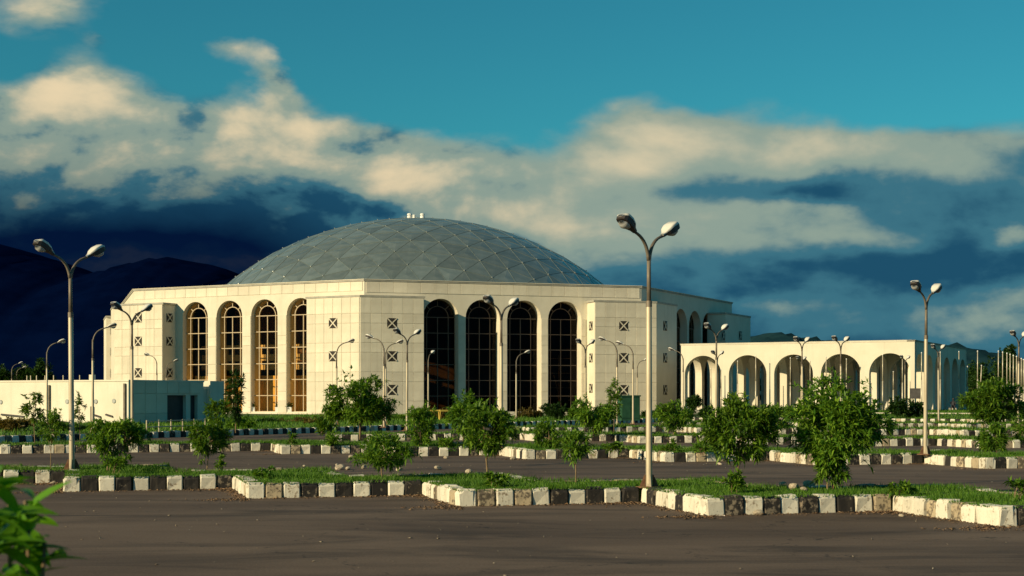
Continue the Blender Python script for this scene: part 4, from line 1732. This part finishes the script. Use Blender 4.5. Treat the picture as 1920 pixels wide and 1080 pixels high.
# second strip
tree_px('young_tree', 'thin sparse sapling with tufted top at the far left, second strip', 66, 54.5, 36, 88, 738, 792, 60, 0.22, group=IG, seed=10, trunk_r=0.02, segs=1, lumps=7)
tree_px('young_tree', 'wispy climbing sapling before the annex pipes', 150, 56.0, 138, 160, 735, 800, 34, 0.18, group=IG, seed=11, trunk_r=0.014, segs=1, lumps=6)
tree_px('young_tree', 'large dark leafy tree before the sunlit corner of the hall', 675, 62.0, 608, 740, 700, 815, 1050, 0.26, group=IG, seed=12, trunk_r=0.06, lumps=18)
tree_px('young_tree', 'upright leafy young tree right of the large dark tree', 787, 51.5, 756, 818, 758, 838, 260, 0.2, group=IG, seed=13, trunk_r=0.02, stems=3, low=1.2)
tree_px('young_tree', 'round tree partly hidden behind the centre tree', 868, 60.0, 838, 905, 738, 815, 260, 0.24, group=IG, seed=14, trunk_r=0.03)
tree_px('young_tree', 'low bushy tree behind the thinnest young tree', 1026, 49.6, 1000, 1056, 788, 842, 200, 0.19, group=IG, seed=15, trunk_r=0.02, stems=3, low=1.2)
tree_px('young_tree', 'dark dense tree left of the green cabinet', 1113, 66.0, 1072, 1152, 742, 812, 380, 0.25, group=IG, seed=16, trunk_r=0.03)
tree_px('young_tree', 'thin upright tree with bare top before the green cabinet', 1151, 72.0, 1138, 1166, 716, 790, 90, 0.22, group=IG, seed=17, trunk_r=0.02, segs=1)
tree_px('young_tree', 'wide dark tree right of the tallest lamp pole, third strip', 1262, 66.5, 1222, 1304, 754, 810, 330, 0.24, group=IG, seed=18, trunk_r=0.025)
tree_px('young_tree', 'spreading leafy tree at the right edge before the flagpoles', 1868, 48.0, 1806, 1925, 712, 800, 640, 0.22, group=IG, seed=19, trunk_r=0.035, lumps=20)
tree_px('young_tree', 'bright lower shoots under the spreading tree at the right edge', 1862, 46.0, 1830, 1892, 790, 856, 260, 0.18, group=IG, seed=20, mat='leaf_bright', trunk_r=0.016, stems=4, cat='shrub')
tree_px('young_tree', 'leafy tree cut by the right edge of the view', 1935, 46.5, 1900, 1990, 770, 842, 260, 0.19, group=IG, seed=21, mat='leaf_bright', trunk_r=0.02)
tree_px('young_tree', 'tall slim dark tree at the right end of the annex', 442, 74.0, 422, 460, 690, 790, 120, 0.3, group=IG, seed=22, mat='leaf_dark', trunk_r=0.035, segs=1, lumps=12, base_z=0.28)
tree_px('young_tree', 'light green bush left of the tall slim tree by the annex', 405, 72.0, 388, 428, 748, 800, 120, 0.26, group=IG, seed=23, mat='leaf_bright', trunk_r=0.02, segs=1, base_z=0.28)
tree_px('young_tree', 'round dark bush at the foot of the first arch of the arcade', 1302, 128.0, 1286, 1318, 742, 776, 130, 0.4, group=IG, seed=24, mat='leaf_dark', trunk_r=0.03, segs=1, base_z=0.4)
tree_px('young_tree', 'left one of two dark bushes on the lawn before the fifth arch', 1682, 118.0, 1664, 1702, 744, 784, 150, 0.36, group=IG, seed=25, mat='leaf_dark', trunk_r=0.03, segs=1, base_z=0.3)
tree_px('young_tree', 'right one of two dark bushes on the lawn before the fifth arch', 1714, 119.0, 1698, 1732, 750, 786, 130, 0.36, group=IG, seed=26, mat='leaf_dark', trunk_r=0.03, segs=1, base_z=0.3)
tree_px('young_tree', 'wide bush hiding the second arch pier behind the dense young tree', 1455, 70.0, 1424, 1490, 756, 806, 240, 0.27, group=IG, seed=27, trunk_r=0.025)

SG = 'low shrubs along the foot of the hall and the verge'
SHRUBS = [  # column, depth, x0, x1, y0, y1, whorls, leaf, mat, label
    (20, 74, -30, 62, 784, 808, 300, 0.25, 'leaf_dry', 'long brownish clipped hedge at the left edge before the annex'),
    (118, 76, 60, 172, 796, 816, 260, 0.24, 'leaf_dark', 'low dark green hedge under the annex downpipes'),
    (205, 78, 170, 245, 797, 814, 200, 0.24, 'leaf_green', 'low green hedge before the annex left of the guard rail'),
    (455, 82, 424, 488, 780, 814, 240, 0.28, 'leaf_green', 'green bush right of the tall slim tree at the annex end'),
    (500, 100, 470, 528, 785, 804, 200, 0.3, 'leaf_dark', 'dark shrub patch under the golden windows'),
    (545, 102, 512, 580, 783, 805, 260, 0.32, 'leaf_dry', 'yellow-brown dry hedge under the third golden window'),
    (590, 96, 566, 620, 782, 808, 200, 0.3, 'leaf_dry', 'dry hedge mixed with weeds left of the large dark tree'),
    (605, 72, 588, 628, 776, 812, 90, 0.26, 'leaf_green', 'loose leafy weed clump left of the large dark tree'),
    (752, 112, 735, 770, 776, 796, 120, 0.34, 'leaf_bright', 'bright shrub at the foot of the hall corner'),
    (845, 116, 800, 860, 768, 792, 240, 0.36, 'leaf_dry', 'reddish dry shrub bed under the first dark window'),
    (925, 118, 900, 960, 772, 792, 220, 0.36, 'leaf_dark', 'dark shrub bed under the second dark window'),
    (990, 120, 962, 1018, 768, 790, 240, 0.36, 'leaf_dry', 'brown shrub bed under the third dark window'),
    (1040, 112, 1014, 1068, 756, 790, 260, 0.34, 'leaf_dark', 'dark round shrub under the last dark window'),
    (1220, 122, 1198, 1248, 768, 790, 160, 0.36, 'leaf_dark', 'dark shrub right of the green cabinet'),
    (1255, 124, 1240, 1284, 770, 788, 130, 0.36, 'leaf_bright', 'bright low shrub before the shaded corner block'),
    (1385, 120, 1360, 1420, 766, 786, 150, 0.36, 'leaf_green', 'green shrub on the lawn before the second arch'),
    (1600, 112, 1560, 1640, 762, 786, 220, 0.36, 'leaf_dark', 'dark shrub row on the lawn before the fourth arch'),
    (1840, 120, 1812, 1868, 748, 782, 240, 0.38, 'leaf_dark', 'dark shrub on the lawn right of the arcade end'),
    (1905, 112, 1876, 1940, 752, 792, 260, 0.38, 'leaf_dark', 'dark shrub under the flagpoles at the right edge'),
    (360, 76, 330, 395, 800, 816, 140, 0.22, 'leaf_green', 'weedy growth along the guard rail'),
    (640, 108, 616, 668, 776, 800, 180, 0.34, 'leaf_green', 'green shrub under the sunlit corner block behind the large dark tree'),
    (705, 106, 684, 734, 774, 798, 180, 0.34, 'leaf_dark', 'dark shrub at the hall corner between the single-armed lamps'),
    (785, 118, 764, 806, 766, 790, 180, 0.36, 'leaf_green', 'green shrub right of the hall corner beside the yellow trestles'),
    (880, 108, 856, 908, 758, 792, 240, 0.34, 'leaf_green', 'tall green shrub under the pier between first and second dark windows'),
    (1090, 116, 1066, 1112, 764, 790, 180, 0.36, 'leaf_green', 'green shrub at the right jamb of the last dark window'),
    (1135, 112, 1112, 1158, 758, 790, 200, 0.34, 'leaf_dark', 'dark shrub just left of the green cabinet'),
    (1330, 116, 1312, 1352, 764, 788, 140, 0.36, 'leaf_dark', 'dark shrub on the lawn before the pier right of the first arch'),
    (1530, 114, 1500, 1558, 762, 788, 200, 0.36, 'leaf_green', 'green shrub on the lawn before the pier left of the fourth arch'),
]
for i, (px, dep, x0, x1, y0, y1, nw, ll, mt, lab) in enumerate(SHRUBS):
    tree_px('shrub', lab, px, dep, x0, x1, y0, y1, nw, ll, base_z=0.28, seed=50 + i, mat=mt, trunk_r=0.025, segs=1, stems=4, lumps=14, cat='shrub', group=SG, hollow=0.15, lump=0.42, ry=1.0, dense=2.4)

WG = 'weeds growing in the grass strips'
WEEDS = [(925, 28.6, 905, 950, 884, 918, 46, 'leafy weed at the foot of the centre tree'),
         (1376, 26.9, 1358, 1396, 882, 922, 44, 'leafy weed at the foot of the dense young tree'),
         (215, 33.4, 196, 250, 852, 882, 44, 'grassy weed clump under the broad low tree at left'),
         (1692, 26.2, 1672, 1712, 904, 930, 26, 'wispy weed right of the largest bushy tree'),
         (500, 31.6, 478, 522, 878, 906, 24, 'small weed clump on the front strip left of the flat-topped tree'),
         (414, 34.0, 404, 424, 856, 880, 10, 'tiny sprig right of the small round tree'),
         (1905, 25.0, 1890, 1930, 896, 930, 20, 'pale weed at the right end of the front strip'),
         (1260, 46.6, 1244, 1278, 828, 852, 24, 'bright weed tuft on the second strip right of the tallest lamp'),
         (1316, 46.0, 1296, 1338, 830, 850, 30, 'dark grassy weed on the second strip beside the dense tree'),
         (545, 53.5, 535, 556, 812, 838, 16, 'small weed on the second strip below the golden windows'),
         (622, 53.0, 604, 640, 808, 838, 36, 'pale leafy weed at the left end of the third strip'),
         (1150, 47.2, 1128, 1176, 832, 846, 30, 'yellowish weed patch on the second strip behind the tallest lamp'),
         (835, 51.0, 815, 856, 822, 842, 40, 'grassy weed on the second strip left of the centre tree')]
for i, (px, dep, x0, x1, y0, y1, nw, lab) in enumerate(WEEDS):
    tree_px('weed', lab, px, dep, x0, x1, y0, y1, nw, 0.14 if dep < 40 else 0.2, base_z=0.29, seed=90 + i, mat='leaf_bright' if i % 3 else 'leaf_green', trunk_r=0.008, segs=1, stems=4, lumps=8, cat='weed', group=WG, hollow=0.1, lump=0.5, width=0.16, per=6)

BG = 'tall trees beyond the arcade and the annex'
FAR = [  # column, depth, x0, x1, y0, y1, label
    (1850, 205, 1814, 1892, 668, 768, 'dark broad tree just right of the arcade end'),
    (1888, 215, 1868, 1912, 638, 745, 'tallest dark tree behind the flagpoles at the right'),
    (1925, 200, 1900, 1965, 672, 770, 'dark tree at the right edge behind the flagpoles'),
    (1828, 225, 1806, 1856, 676, 765, 'dark tree peeping out behind the arcade end'),
    (1400, 230, 1370, 1432, 676, 768, 'tree seen through the second arch of the arcade'),
    (1470, 232, 1440, 1506, 672, 768, 'tree seen through the third arch of the arcade'),
    (1560, 228, 1520, 1604, 668, 768, 'tree seen through the fourth arch of the arcade'),
    (1655, 226, 1612, 1704, 666, 768, 'tree seen through the fifth arch of the arcade'),
    (78, 150, 52, 100, 677, 745, 'dark tree showing above the annex roof at left'),
    (10, 170, -20, 30, 690, 745, 'dark tree at the left edge above the annex roof'),
    (40, 175, 28, 58, 688, 745, 'small dark tree between two others above the annex roof'),
]
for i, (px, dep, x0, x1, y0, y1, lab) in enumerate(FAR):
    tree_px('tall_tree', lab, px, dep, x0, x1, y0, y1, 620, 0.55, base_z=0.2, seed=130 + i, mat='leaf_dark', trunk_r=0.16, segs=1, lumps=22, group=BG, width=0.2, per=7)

# ------------------------------------------------------------------ foreground shrub: every leaf a piece of its own
fs_root = empty('foreground_shrub', (-1.125, 3.25, 0.0))
tag(fs_root, 'blurred bright green shrub close to the camera in the lower left corner', 'shrub')
fr_ = random.Random(3)
mb = MB()
twigs = []
for k in range(11):
    tip = Vector((fr_.uniform(-0.16, 0.075), fr_.uniform(-0.15, 0.15), 1.64 + 0.027 * k))
    mid = Vector((tip.x * 0.3, tip.y * 0.3, tip.z * 0.6))
    path = bez(Vector((0.02 * k - 0.06, 0, 0)), mid, tip, 8)
    twigs.append(path)
    mb.tube([p + fs_root.location for p in path], [0.012 - 0.001 * i for i in range(9)], 6)
mb.build('stem', 'bark', fs_root, True)
lm = []
for k in range(5):
    m = MB()
    nseg, droop = 7, 0.15 + 0.12 * k
    L = 0.105
    vs, fcs = [], []
    for i in range(nseg + 1):
        t = i / nseg
        w = 0.020 * math.sin(math.pi * min(1, t * 0.96 + 0.04)) ** 0.8 * (1.15 - 0.4 * t)
        x, z = L * t, -droop * L * t * t
        vs += [(x, -w, z + w * 0.35), (x, 0, z), (x, w, z + w * 0.35)]
        if i:
            b = (i - 1) * 3
            fcs += [(b, b + 3, b + 4, b + 1), (b + 1, b + 4, b + 5, b + 2)]
    m.add(vs, fcs)
    lm.append(m.mesh('leaf', 'leaf_near', True))
for path in twigs:
    for j in range(15):
        t = fr_.uniform(0.80, 1.0) if j > 3 else fr_.uniform(0.95, 1.0)
        q = t * 8
        i = min(7, int(q))
        p = path[i].lerp(path[i + 1], q - i)
        o = bpy.data.objects.new('leaf', lm[fr_.randrange(5)])
        link(o, fs_root)
        o.location = p
        o.rotation_euler = (fr_.uniform(-0.5, 0.5), fr_.uniform(-0.9, 0.45), fr_.uniform(0, 2 * math.pi))
        sc = fr_.uniform(0.7, 1.25)
        o.scale = (sc, sc, sc)
mb = MB()
mb.prism([(-1.9, 2.6), (-0.6, 2.5), (-0.55, 3.9), (-1.9, 4.1)], 0.004, 0.08)
tag(mb.build('planting_bed', 'soil_grass'), kind='structure')

# ------------------------------------------------------------------ stones, litter, small things
def rock_mesh(seed, name='stone'):
    r = random.Random(seed)
    import bmesh
    bm = bmesh.new()
    bmesh.ops.create_icosphere(bm, subdivisions=2, radius=0.5)
    ax = [Vector((r.gauss(0, 1), r.gauss(0, 1), r.gauss(0, 1))).normalized() for _ in range(7)]
    cut = [r.uniform(0.30, 0.44) for _ in ax]
    for v in bm.verts:
        for a, c in zip(ax, cut):
            d = v.co.dot(a)
            if d > c:
                v.co -= a * (d - c)
        v.co.z *= 0.8
    me = bpy.data.meshes.new(name)
    bm.to_mesh(me)
    bm.free()
    me.materials.append(MATS['stone'])
    return me


RM = [rock_mesh(s) for s in range(6)]
STONES = [(659, 859, 0.3, 0, 'small pale stone on the road left of the flat-topped tree'),
          (637, 881, 0.42, 0, 'biggest loose stone on the road left of the flat-topped tree'),
          (652, 881, 0.26, 0, 'stone just right of the biggest loose stone'),
          (681, 879, 0.34, 0, 'flat stone on the road at the left edge of the flat-topped crown'),
          (632, 874, 0.2, 0, 'small dark stone just behind the biggest loose stone'),
          (749, 883, 0.3, 0, 'upright stone right of the flat-topped tree stem'),
          (836, 860, 0.26, 0, 'stone near the second kerb left of the centre tree'),
          (821, 881, 0.34, 0, 'stone on the road between the flat-topped and centre trees'),
          (879, 888, 0.34, 0, 'brownish stone on the road left of the centre stem'),
          (570, 875, 0.14, 0, 'tiny pale pebble alone on the road below the golden windows'),
          (962, 862, 0.3, 0, 'pale stone against the second kerb at centre'),
          (1111, 859, 0.28, 0, 'white stone against the second kerb behind the thinnest tree'),
          (1422, 966, 0.26, 0, 'pale stone lying against the front kerb below the dense tree'),
          (1350, 872, 0.22, 0, 'stone by the second kerb beside the dense tree stem'),
          (1468, 915, 0.5, 0.29, 'rounded stone at the left end of the pile by the largest bushy tree'),
          (1487, 918, 0.5, 0.29, 'flat stone in the middle of the pile by the largest bushy tree'),
          (1517, 914, 0.55, 0.29, 'largest stone of the pile by the largest bushy tree'),
          (1507, 921, 0.34, 0.29, 'lowest small stone of the pile by the largest bushy tree'),
          (1690, 969, 0.14, 0, 'tiny pale stone below the front kerb right of the largest bushy tree'),
          (99, 908, 0.22, 0, 'small stone at the front kerb behind the foreground shrub')]
for i, (px, py, sz, z, lab) in enumerate(STONES):
    p = ground_pt(px, py, z)
    sz *= 0.62 if z == 0 else 0.42
    o = mesh_obj('stone', RM[i % 6], None, (p.x, p.y, z + sz * 0.26), (random.uniform(-.3, .3), random.uniform(-.3, .3), random.uniform(0, 6)), (sz * 1.2, sz, sz * 0.9))
    tag(o, lab, 'stone', 'loose stones in the car park')

# pebbles and dead leaves: uncountable
def scatter_tris(name, label, pts, zs, size, mat, cat):
    n = len(pts)
    c = np.column_stack([pts, zs])
    a = RNG.normal(size=(n, 4, 3)) * np.array((1, 1, 0.45)) * size[:, None, None]
    v = c[:, None, :] + a
    v[:, :, 2] = np.maximum(v[:, :, 2], 0.004)
    tri_ = np.array([(0, 1, 2), (0, 2, 3), (0, 3, 1), (1, 3, 2)])
    t = (np.arange(n) * 4)[:, None, None] + tri_[None]
    o = mesh_obj(name, fast_mesh(name, v.reshape(-1, 3), t.reshape(-1, 3), mat), None)
    tag(o, label, cat, None, 'stuff')


pp = np.column_stack([RNG.uniform(-12, 14, 420), RNG.uniform(14.5, 46, 420)])
bad = np.zeros(len(pp), bool)
for pl in ISL:
    bad |= in_poly(pp, pl)
pp = pp[~bad]
scatter_tris('pebbles', 'pale pebbles and grit scattered on the asphalt', pp, np.full(len(pp), 0.012), RNG.uniform(0.006, 0.026, len(pp)), 'stone', 'pebbles')
lit_ = []
for f in (f1, f2):
    for i in range(len(f)):
        p = np.array(f[i])
        inner = i % 2 == (1 if f is f1 else 0)
        k = 220 if f is f1 else 90
        if i == 0:
            continue
        q = p - V * np.abs(RNG.normal(0, 0.30, k))[:, None] - U * np.abs(RNG.normal(0, 0.5, k))[:, None]
        lit_.append(q)
for a, b in zip(f1[:-1], f1[1:]):
    a, b = np.array(a), np.array(b)
    t = RNG.uniform(0, 1, 170)[:, None]
    d = (b - a) / np.linalg.norm(b - a)
    nn = np.array((d[1], -d[0]))
    lit_.append(a + (b - a) * t + nn * np.abs(RNG.normal(0.02, 0.16, 170))[:, None])
lit_ = np.vstack(lit_)
bad = np.zeros(len(lit_), bool)
for pl in ISL:
    bad |= in_poly(lit_, pl)
lit_ = lit_[~bad]
scatter_tris('leaf_litter', 'brown dead leaves and dirt gathered along the front kerbs', lit_, np.full(len(lit_), 0.012), RNG.uniform(0.008, 0.032, len(lit_)), 'litter', 'leaf litter')

# verge and lawn grass
def keep_view(q):
    k = q[:, 0] / np.maximum(q[:, 1], 1)
    return np.abs(k) < 0.40


vp = [tuple(OQm + OQD * 45 + KN * 0.35), tuple(OQ1 + KN * 0.35), tuple(OQ1 + KN * 40), tuple(OQ0 + KN * 14 - OQD * 20)]
q = sample_poly(vp, 36000, keep_view)
tag(mesh_obj('grass', grass_mesh('grass', q, 0.28, 0.08, 0.26, 0.035), None), 'rough green grass on the verge between outer road and buildings', 'grass', None, 'stuff')
lp = [tuple(OQ1 + PN * 0.35), tuple(OQ1 + PD * 60 + PN * 0.35), tuple(OQ1 + PD * 60 + PN * 40), tuple(OQ1 + PN * 34)]
q = sample_poly(lp, 30000, keep_view)
tag(mesh_obj('grass', grass_mesh('grass', q, lawn_z(q[:, 0], q[:, 1]), 0.06, 0.18, 0.05), None), 'smooth green lawn grass before the arcade', 'grass', None, 'stuff')

# pale path edge across the lawn
mb = MB()
pa, pb = OQ1 + PN * 13 + PD * 8, OQ1 + PN * 13 + PD * 60
for i in range(24):
    a, b = pa + (pb - pa) * i / 24, pa + (pb - pa) * (i + 1) / 24
    za, zb_ = float(lawn_z(*a)) + 0.03, float(lawn_z(*b)) + 0.03
    n1_ = PN * 0.35
    mb.hexa([(*(a - n1_), za - 0.1), (*(b - n1_), zb_ - 0.1), (*(b + n1_), zb_ - 0.1), (*(a + n1_), za - 0.1), (*(a - n1_), za + 0.06), (*(b - n1_), zb_ + 0.06), (*(b + n1_), zb_ + 0.06), (*(a + n1_), za + 0.06)])
tag(mb.build('path', 'concrete'), kind='structure')

# green cabinet
cb = at_depth(1177, 108.0, 0.28)
cab = empty('cabinet', cb, )
tag(cab, 'dark green metal cabinet among shrubs before the right front block', 'cabinet')
mb = MB()
mb.box(cb + Vector((0, 0, 0.9)), (1.5, 1.1, 1.8), R(20))
mb.build('body', 'cabinet_green', cab)
mb = MB()
mb.box(cb + Vector((0, 0, 1.85)), (1.62, 1.22, 0.10), R(20))
mb.build('lid', 'cabinet_green', cab)
for sg in (-0.37, 0.37):
    mb = MB()
    c = Vector((math.cos(R(20)), math.sin(R(20)), 0)) * sg + Vector((math.sin(R(20)), -math.cos(R(20)), 0)) * 0.565
    mb.box(cb + c + Vector((0, 0, 0.95)), (0.68, 0.03, 1.5), R(20))
    mb.build('door', 'cabinet_green', cab)

# dark notice board on a post beside the arcade corner
sb = at_depth(1716, 131.0, 0.6)
sign = empty('notice_board', sb)
tag(sign, 'dark square notice board on posts at the corner of the arcade', 'sign')
mb = MB()
mb.box(sb + Vector((0, 0, 1.75)), (0.95, 0.12, 0.95), R(-20))
mb.build('board', 'metal_dark', sign)
for sg in (-0.4, 0.4):
    mb = MB()
    mb.tube([sb + Vector((sg * 0.94, -sg * 0.34, -0.1)), sb + Vector((sg * 0.94, -sg * 0.34, 1.3))], 0.04, 6)
    mb.build('post', 'pole_paint', sign)

# planters on the window sills of the sunlit side
PG = 'white planters under the sunlit windows'
desc = ['left of the third golden window', 'right of the third golden window', 'left of the fourth golden window']
for i, px in enumerate((466, 514, 535)):
    s = FE.s_px(px, 0.3)
    p = Vector(FE.pt(s, 0.45, -0.4))
    root = empty('planter', p)
    tag(root, 'small white planter with a dark plant at the sill, ' + desc[i], 'planter', PG)
    mb = MB()
    mb.prism([(p.x - 0.28, p.y - 0.28), (p.x + 0.28, p.y - 0.28), (p.x + 0.28, p.y + 0.28), (p.x - 0.28, p.y + 0.28)], 0.45, 0.95)
    mb.build('pot', 'vent_white', root)
    rng = np.random.default_rng(i)
    Pn = rng.normal(0, 0.16, (120, 3)) + np.array((0, 0, 0.62))
    D = rng.normal(0, 1, (120, 3)) + np.array((0, 0, 0.8))
    D /= np.linalg.norm(D, axis=1, keepdims=True)
    v, t = leaf_geo(Pn, D, np.full(120, 0.3), np.full(120, 0.06), np.full(120, 0.3), rng, 1)
    o = bpy.data.objects.new('foliage', fast_mesh('foliage', v, t, 'leaf_dark'))
    link(o, root)

# yellow site trestles under the first dark window
for i, px in enumerate((812, 836)):
    p = at_depth(px, 110.0, 0.28)
    root = empty('trestle', p)
    tag(root, ('left' if i == 0 else 'right') + ' one of two low yellow trestles before the first dark window', 'trestle', 'yellow trestles')
    mb = MB()
    mb.box(p + Vector((0, 0, 0.72)), (1.0, 0.10, 0.12), R(10 + 14 * i))
    mb.build('beam', 'yellow_paint', root)
    for sx in (-0.42, 0.42):
        for sy in (-0.22, 0.22):
            mb = MB()
            mb.tube([p + Vector((sx, 0, 0.7)), p + Vector((sx * 1.1, sy, 0))], 0.03, 6)
            mb.build('leg', 'yellow_paint', root)

# flagpoles
def flagpole_mesh():
    a, b, c = MB(), MB(), MB()
    a.tube([(0, 0, -0.05), (0, 0, 3.6)], [0.075, 0.06], 8)
    b.tube([(0, 0, 3.6), (0, 0, 6.6)], [0.05, 0.035], 8)
    c.tube([(0, 0, 6.6), (0, 0, 6.66), (0, 0, 6.72), (0, 0, 6.76)], [0.03, 0.06, 0.05, 0.01], 8)
    return a.mesh('pole', 'flagpole_paint', True), b.mesh('upper_pole', 'flagpole_paint', True), c.mesh('finial', 'vent_white', True)


fpm = flagpole_mesh()


def flagpole(px, dep, ytop, label, group, zb=None, tilt=0.0):
    p = at_depth(px, dep, 0)
    p.z = (float(lawn_z(p.x, p.y)) if zb is None else zb)
    h = z_of(ytop, dep) - p.z
    root = empty('flagpole', p)
    root.rotation_euler = (0, tilt, 0)
    root.scale = (1, 1, h / 6.76)
    for nm, me in zip(('pole', 'upper_pole', 'finial'), fpm):
        o = bpy.data.objects.new(nm, me)
        link(o, root)
    tag(root, label, 'flagpole', group)


AR_P = [(1333, 690), (1352, 692), (1383, 676), (1417, 666), (1482, 670), (1519, 676), (1549, 668), (1587, 672), (1655, 664), (1675, 696), (1692, 670), (1728, 660), (1763, 659), (1798, 658)]
for i, (px, yt) in enumerate(AR_P):
    s_ = AF.s_px(px) if px < 1715 else AS.s_px(px)
    base = AF.pt(s_, 0, 2.2) if px < 1715 else AS.pt(AS.s_px(px, 2.0), 0, 2.0)
    flagpole(px, base[1], yt, 'thin pale flagpole before the arcade, %s from the left' % ORD[i], 'flagpoles before the arcade')
for i, px in enumerate((1872, 1880, 1888, 1894, 1900, 1906, 1911, 1915, 1919)):
    flagpole(px, 128.0 - i * 2.0, 657 + i * 2.0, 'pale flagpole in the cluster at the right edge, %s from the left' % ORD[i], 'flagpole cluster at the right')
flagpole(1833, 132, 657, 'upright pole of the leaning pair right of the arcade', None)
flagpole(1836.5, 131, 684, 'shorter slanting pole of the leaning pair right of the arcade', None, None, R(2.5))
flagpole(1814, 150, 686, 'lone thin flagpole at the far end of the arcade', None)

# ------------------------------------------------------------------ seated person at the arcade
def person():
    p = at_depth(1787, 147.0, 0.0)
    p.z = float(lawn_z(p.x, p.y)) + 0.0
    root = empty('person', p)
    tag(root, 'person in dark clothes sitting at the shaded end of the arcade', 'person')
    J = {'pelvis': (0, 0, 0.40), 'chest': (0.02, 0.06, 0.78), 'neck': (0.02, 0.03, 0.96), 'head0': (0.02, 0.0, 1.04), 'head1': (0.02, -0.02, 1.20)}
    for sg, n in ((-1, 'l'), (1, 'r')):
        J[n + 'hip'] = (0.10 * sg, 0, 0.39)
        J[n + 'knee'] = (0.16 * sg, -0.40, 0.50)
        J[n + 'ank'] = (0.16 * sg, -0.42, 0.08)
        J[n + 'toe'] = (0.17 * sg, -0.60, 0.05)
        J[n + 'sho'] = (0.19 * sg, 0.05, 0.90)
        J[n + 'elb'] = (0.26 * sg, -0.12, 0.66)
        J[n + 'wri'] = (0.14 * sg, -0.34, 0.58)
        J[n + 'hand'] = (0.10 * sg, -0.42, 0.57)
    rad = {'pelvis': 0.16, 'chest': 0.155, 'neck': 0.06, 'head0': 0.075, 'head1': 0.085, 'hip': 0.11, 'knee': 0.075, 'ank': 0.05, 'toe': 0.04, 'sho': 0.075, 'elb': 0.05, 'wri': 0.035, 'hand': 0.035}
    names = list(J)
    E = [('pelvis', 'chest'), ('chest', 'neck'), ('neck', 'head0'), ('head0', 'head1')]
    for n in 'lr':
        E += [('pelvis', n + 'hip'), (n + 'hip', n + 'knee'), (n + 'knee', n + 'ank'), (n + 'ank', n + 'toe'), ('chest', n + 'sho'), (n + 'sho', n + 'elb'), (n + 'elb', n + 'wri'), (n + 'wri', n + 'hand')]
    me = bpy.data.meshes.new('body')
    me.from_pydata([J[n] for n in names], [(names.index(a), names.index(b)) for a, b in E], [])
    o = bpy.data.objects.new('body', me)
    link(o, root)
    md = o.modifiers.new('skin', 'SKIN')
    me.skin_vertices  # layer is created by the modifier below if missing
    if not me.skin_vertices:
        bpy.context.view_layer.objects.active = o
    for i, n in enumerate(names):
        k = n if n in rad else n[1:]
        if me.skin_vertices:
            me.skin_vertices[0].data[i].radius = (rad[k], rad[k])
            me.skin_vertices[0].data[i].use_root = n == 'pelvis'
    sub = o.modifiers.new('sub', 'SUBSURF')
    sub.levels = sub.render_levels = 1
    me.materials.append(MATS['cloth_dark'])
    root.rotation_euler = (0, 0, R(-15))
    mb = MB()
    mb.tube([Vector((0.02, -0.03, 1.14)), Vector((0.02, -0.02, 1.24)), Vector((0.02, -0.01, 1.29))], [0.098, 0.09, 0.02], 10)
    h = mb.mesh('hair', 'lamp_side', True)
    link(bpy.data.objects.new('hair', h), root)
    st = empty('concrete_block', p)
    tag(st, 'low pale concrete block that the person sits on by the arcade', 'block')
    mb = MB()
    mb.box(p + Vector((0, 0.06, 0.13)), (0.8, 0.36, 0.30), R(-15))
    mb.build('slab', 'concrete', st)


person()

# ------------------------------------------------------------------ hills
def hill(name, prof, depth, thick, mat, seed, jag, floor=-1.0, n=160):
    """ridge with a front and back slope; crest given as photo column/row pairs at that depth"""
    rng = np.random.default_rng(seed)
    xs = np.linspace(prof[0][0], prof[-1][0], n)
    ys = np.interp(xs, [p[0] for p in prof], [p[1] for p in prof])
    crest = HC + (HOR - ys) * depth / FPX
    nz = np.zeros(n)
    for o_ in range(5):
        k = 2 ** o_
        ph = rng.uniform(0, 6.28, 3)
        nz += (np.sin(np.arange(n) * 0.11 * k + ph[0]) + np.sin(np.arange(n) * 0.17 * k + ph[1])) / k
    crest = crest + nz * jag
    rows = 12
    vs = []
    for r in range(rows + 1):
        t = r / rows
        f = math.sin(math.pi * t)
        for i in range(n):
            y = depth + (t - 0.5) * thick
            x = (xs[i] - 960) / FPX * depth * (1 + 0.0 * t)
            w = rng.normal(0, 1) * jag * 0.8 * f
            vs.append((x, y + rng.normal(0, 1) * jag, floor + (crest[i] - floor) * f ** 0.8 + w * (0 if r in (0, rows, rows // 2) else 1)))
    fs = [(r * n + i, r * n + i + 1, (r + 1) * n + i + 1, (r + 1) * n + i) for r in range(rows) for i in range(n - 1)]
    mb = MB()
    mb.add(vs, fs)
    tag(mb.build(name, mat, None, True), kind='structure')


hill('hills', [(-900, 560), (-400, 500), (-100, 478), (0, 469), (35, 465), (70, 478), (120, 500), (200, 522), (260, 508), (310, 492), (350, 488), (400, 496), (450, 516), (560, 560), (760, 640), (900, 700)], 2600, 1500, 'hill_forest_shade', 1, 3.0)
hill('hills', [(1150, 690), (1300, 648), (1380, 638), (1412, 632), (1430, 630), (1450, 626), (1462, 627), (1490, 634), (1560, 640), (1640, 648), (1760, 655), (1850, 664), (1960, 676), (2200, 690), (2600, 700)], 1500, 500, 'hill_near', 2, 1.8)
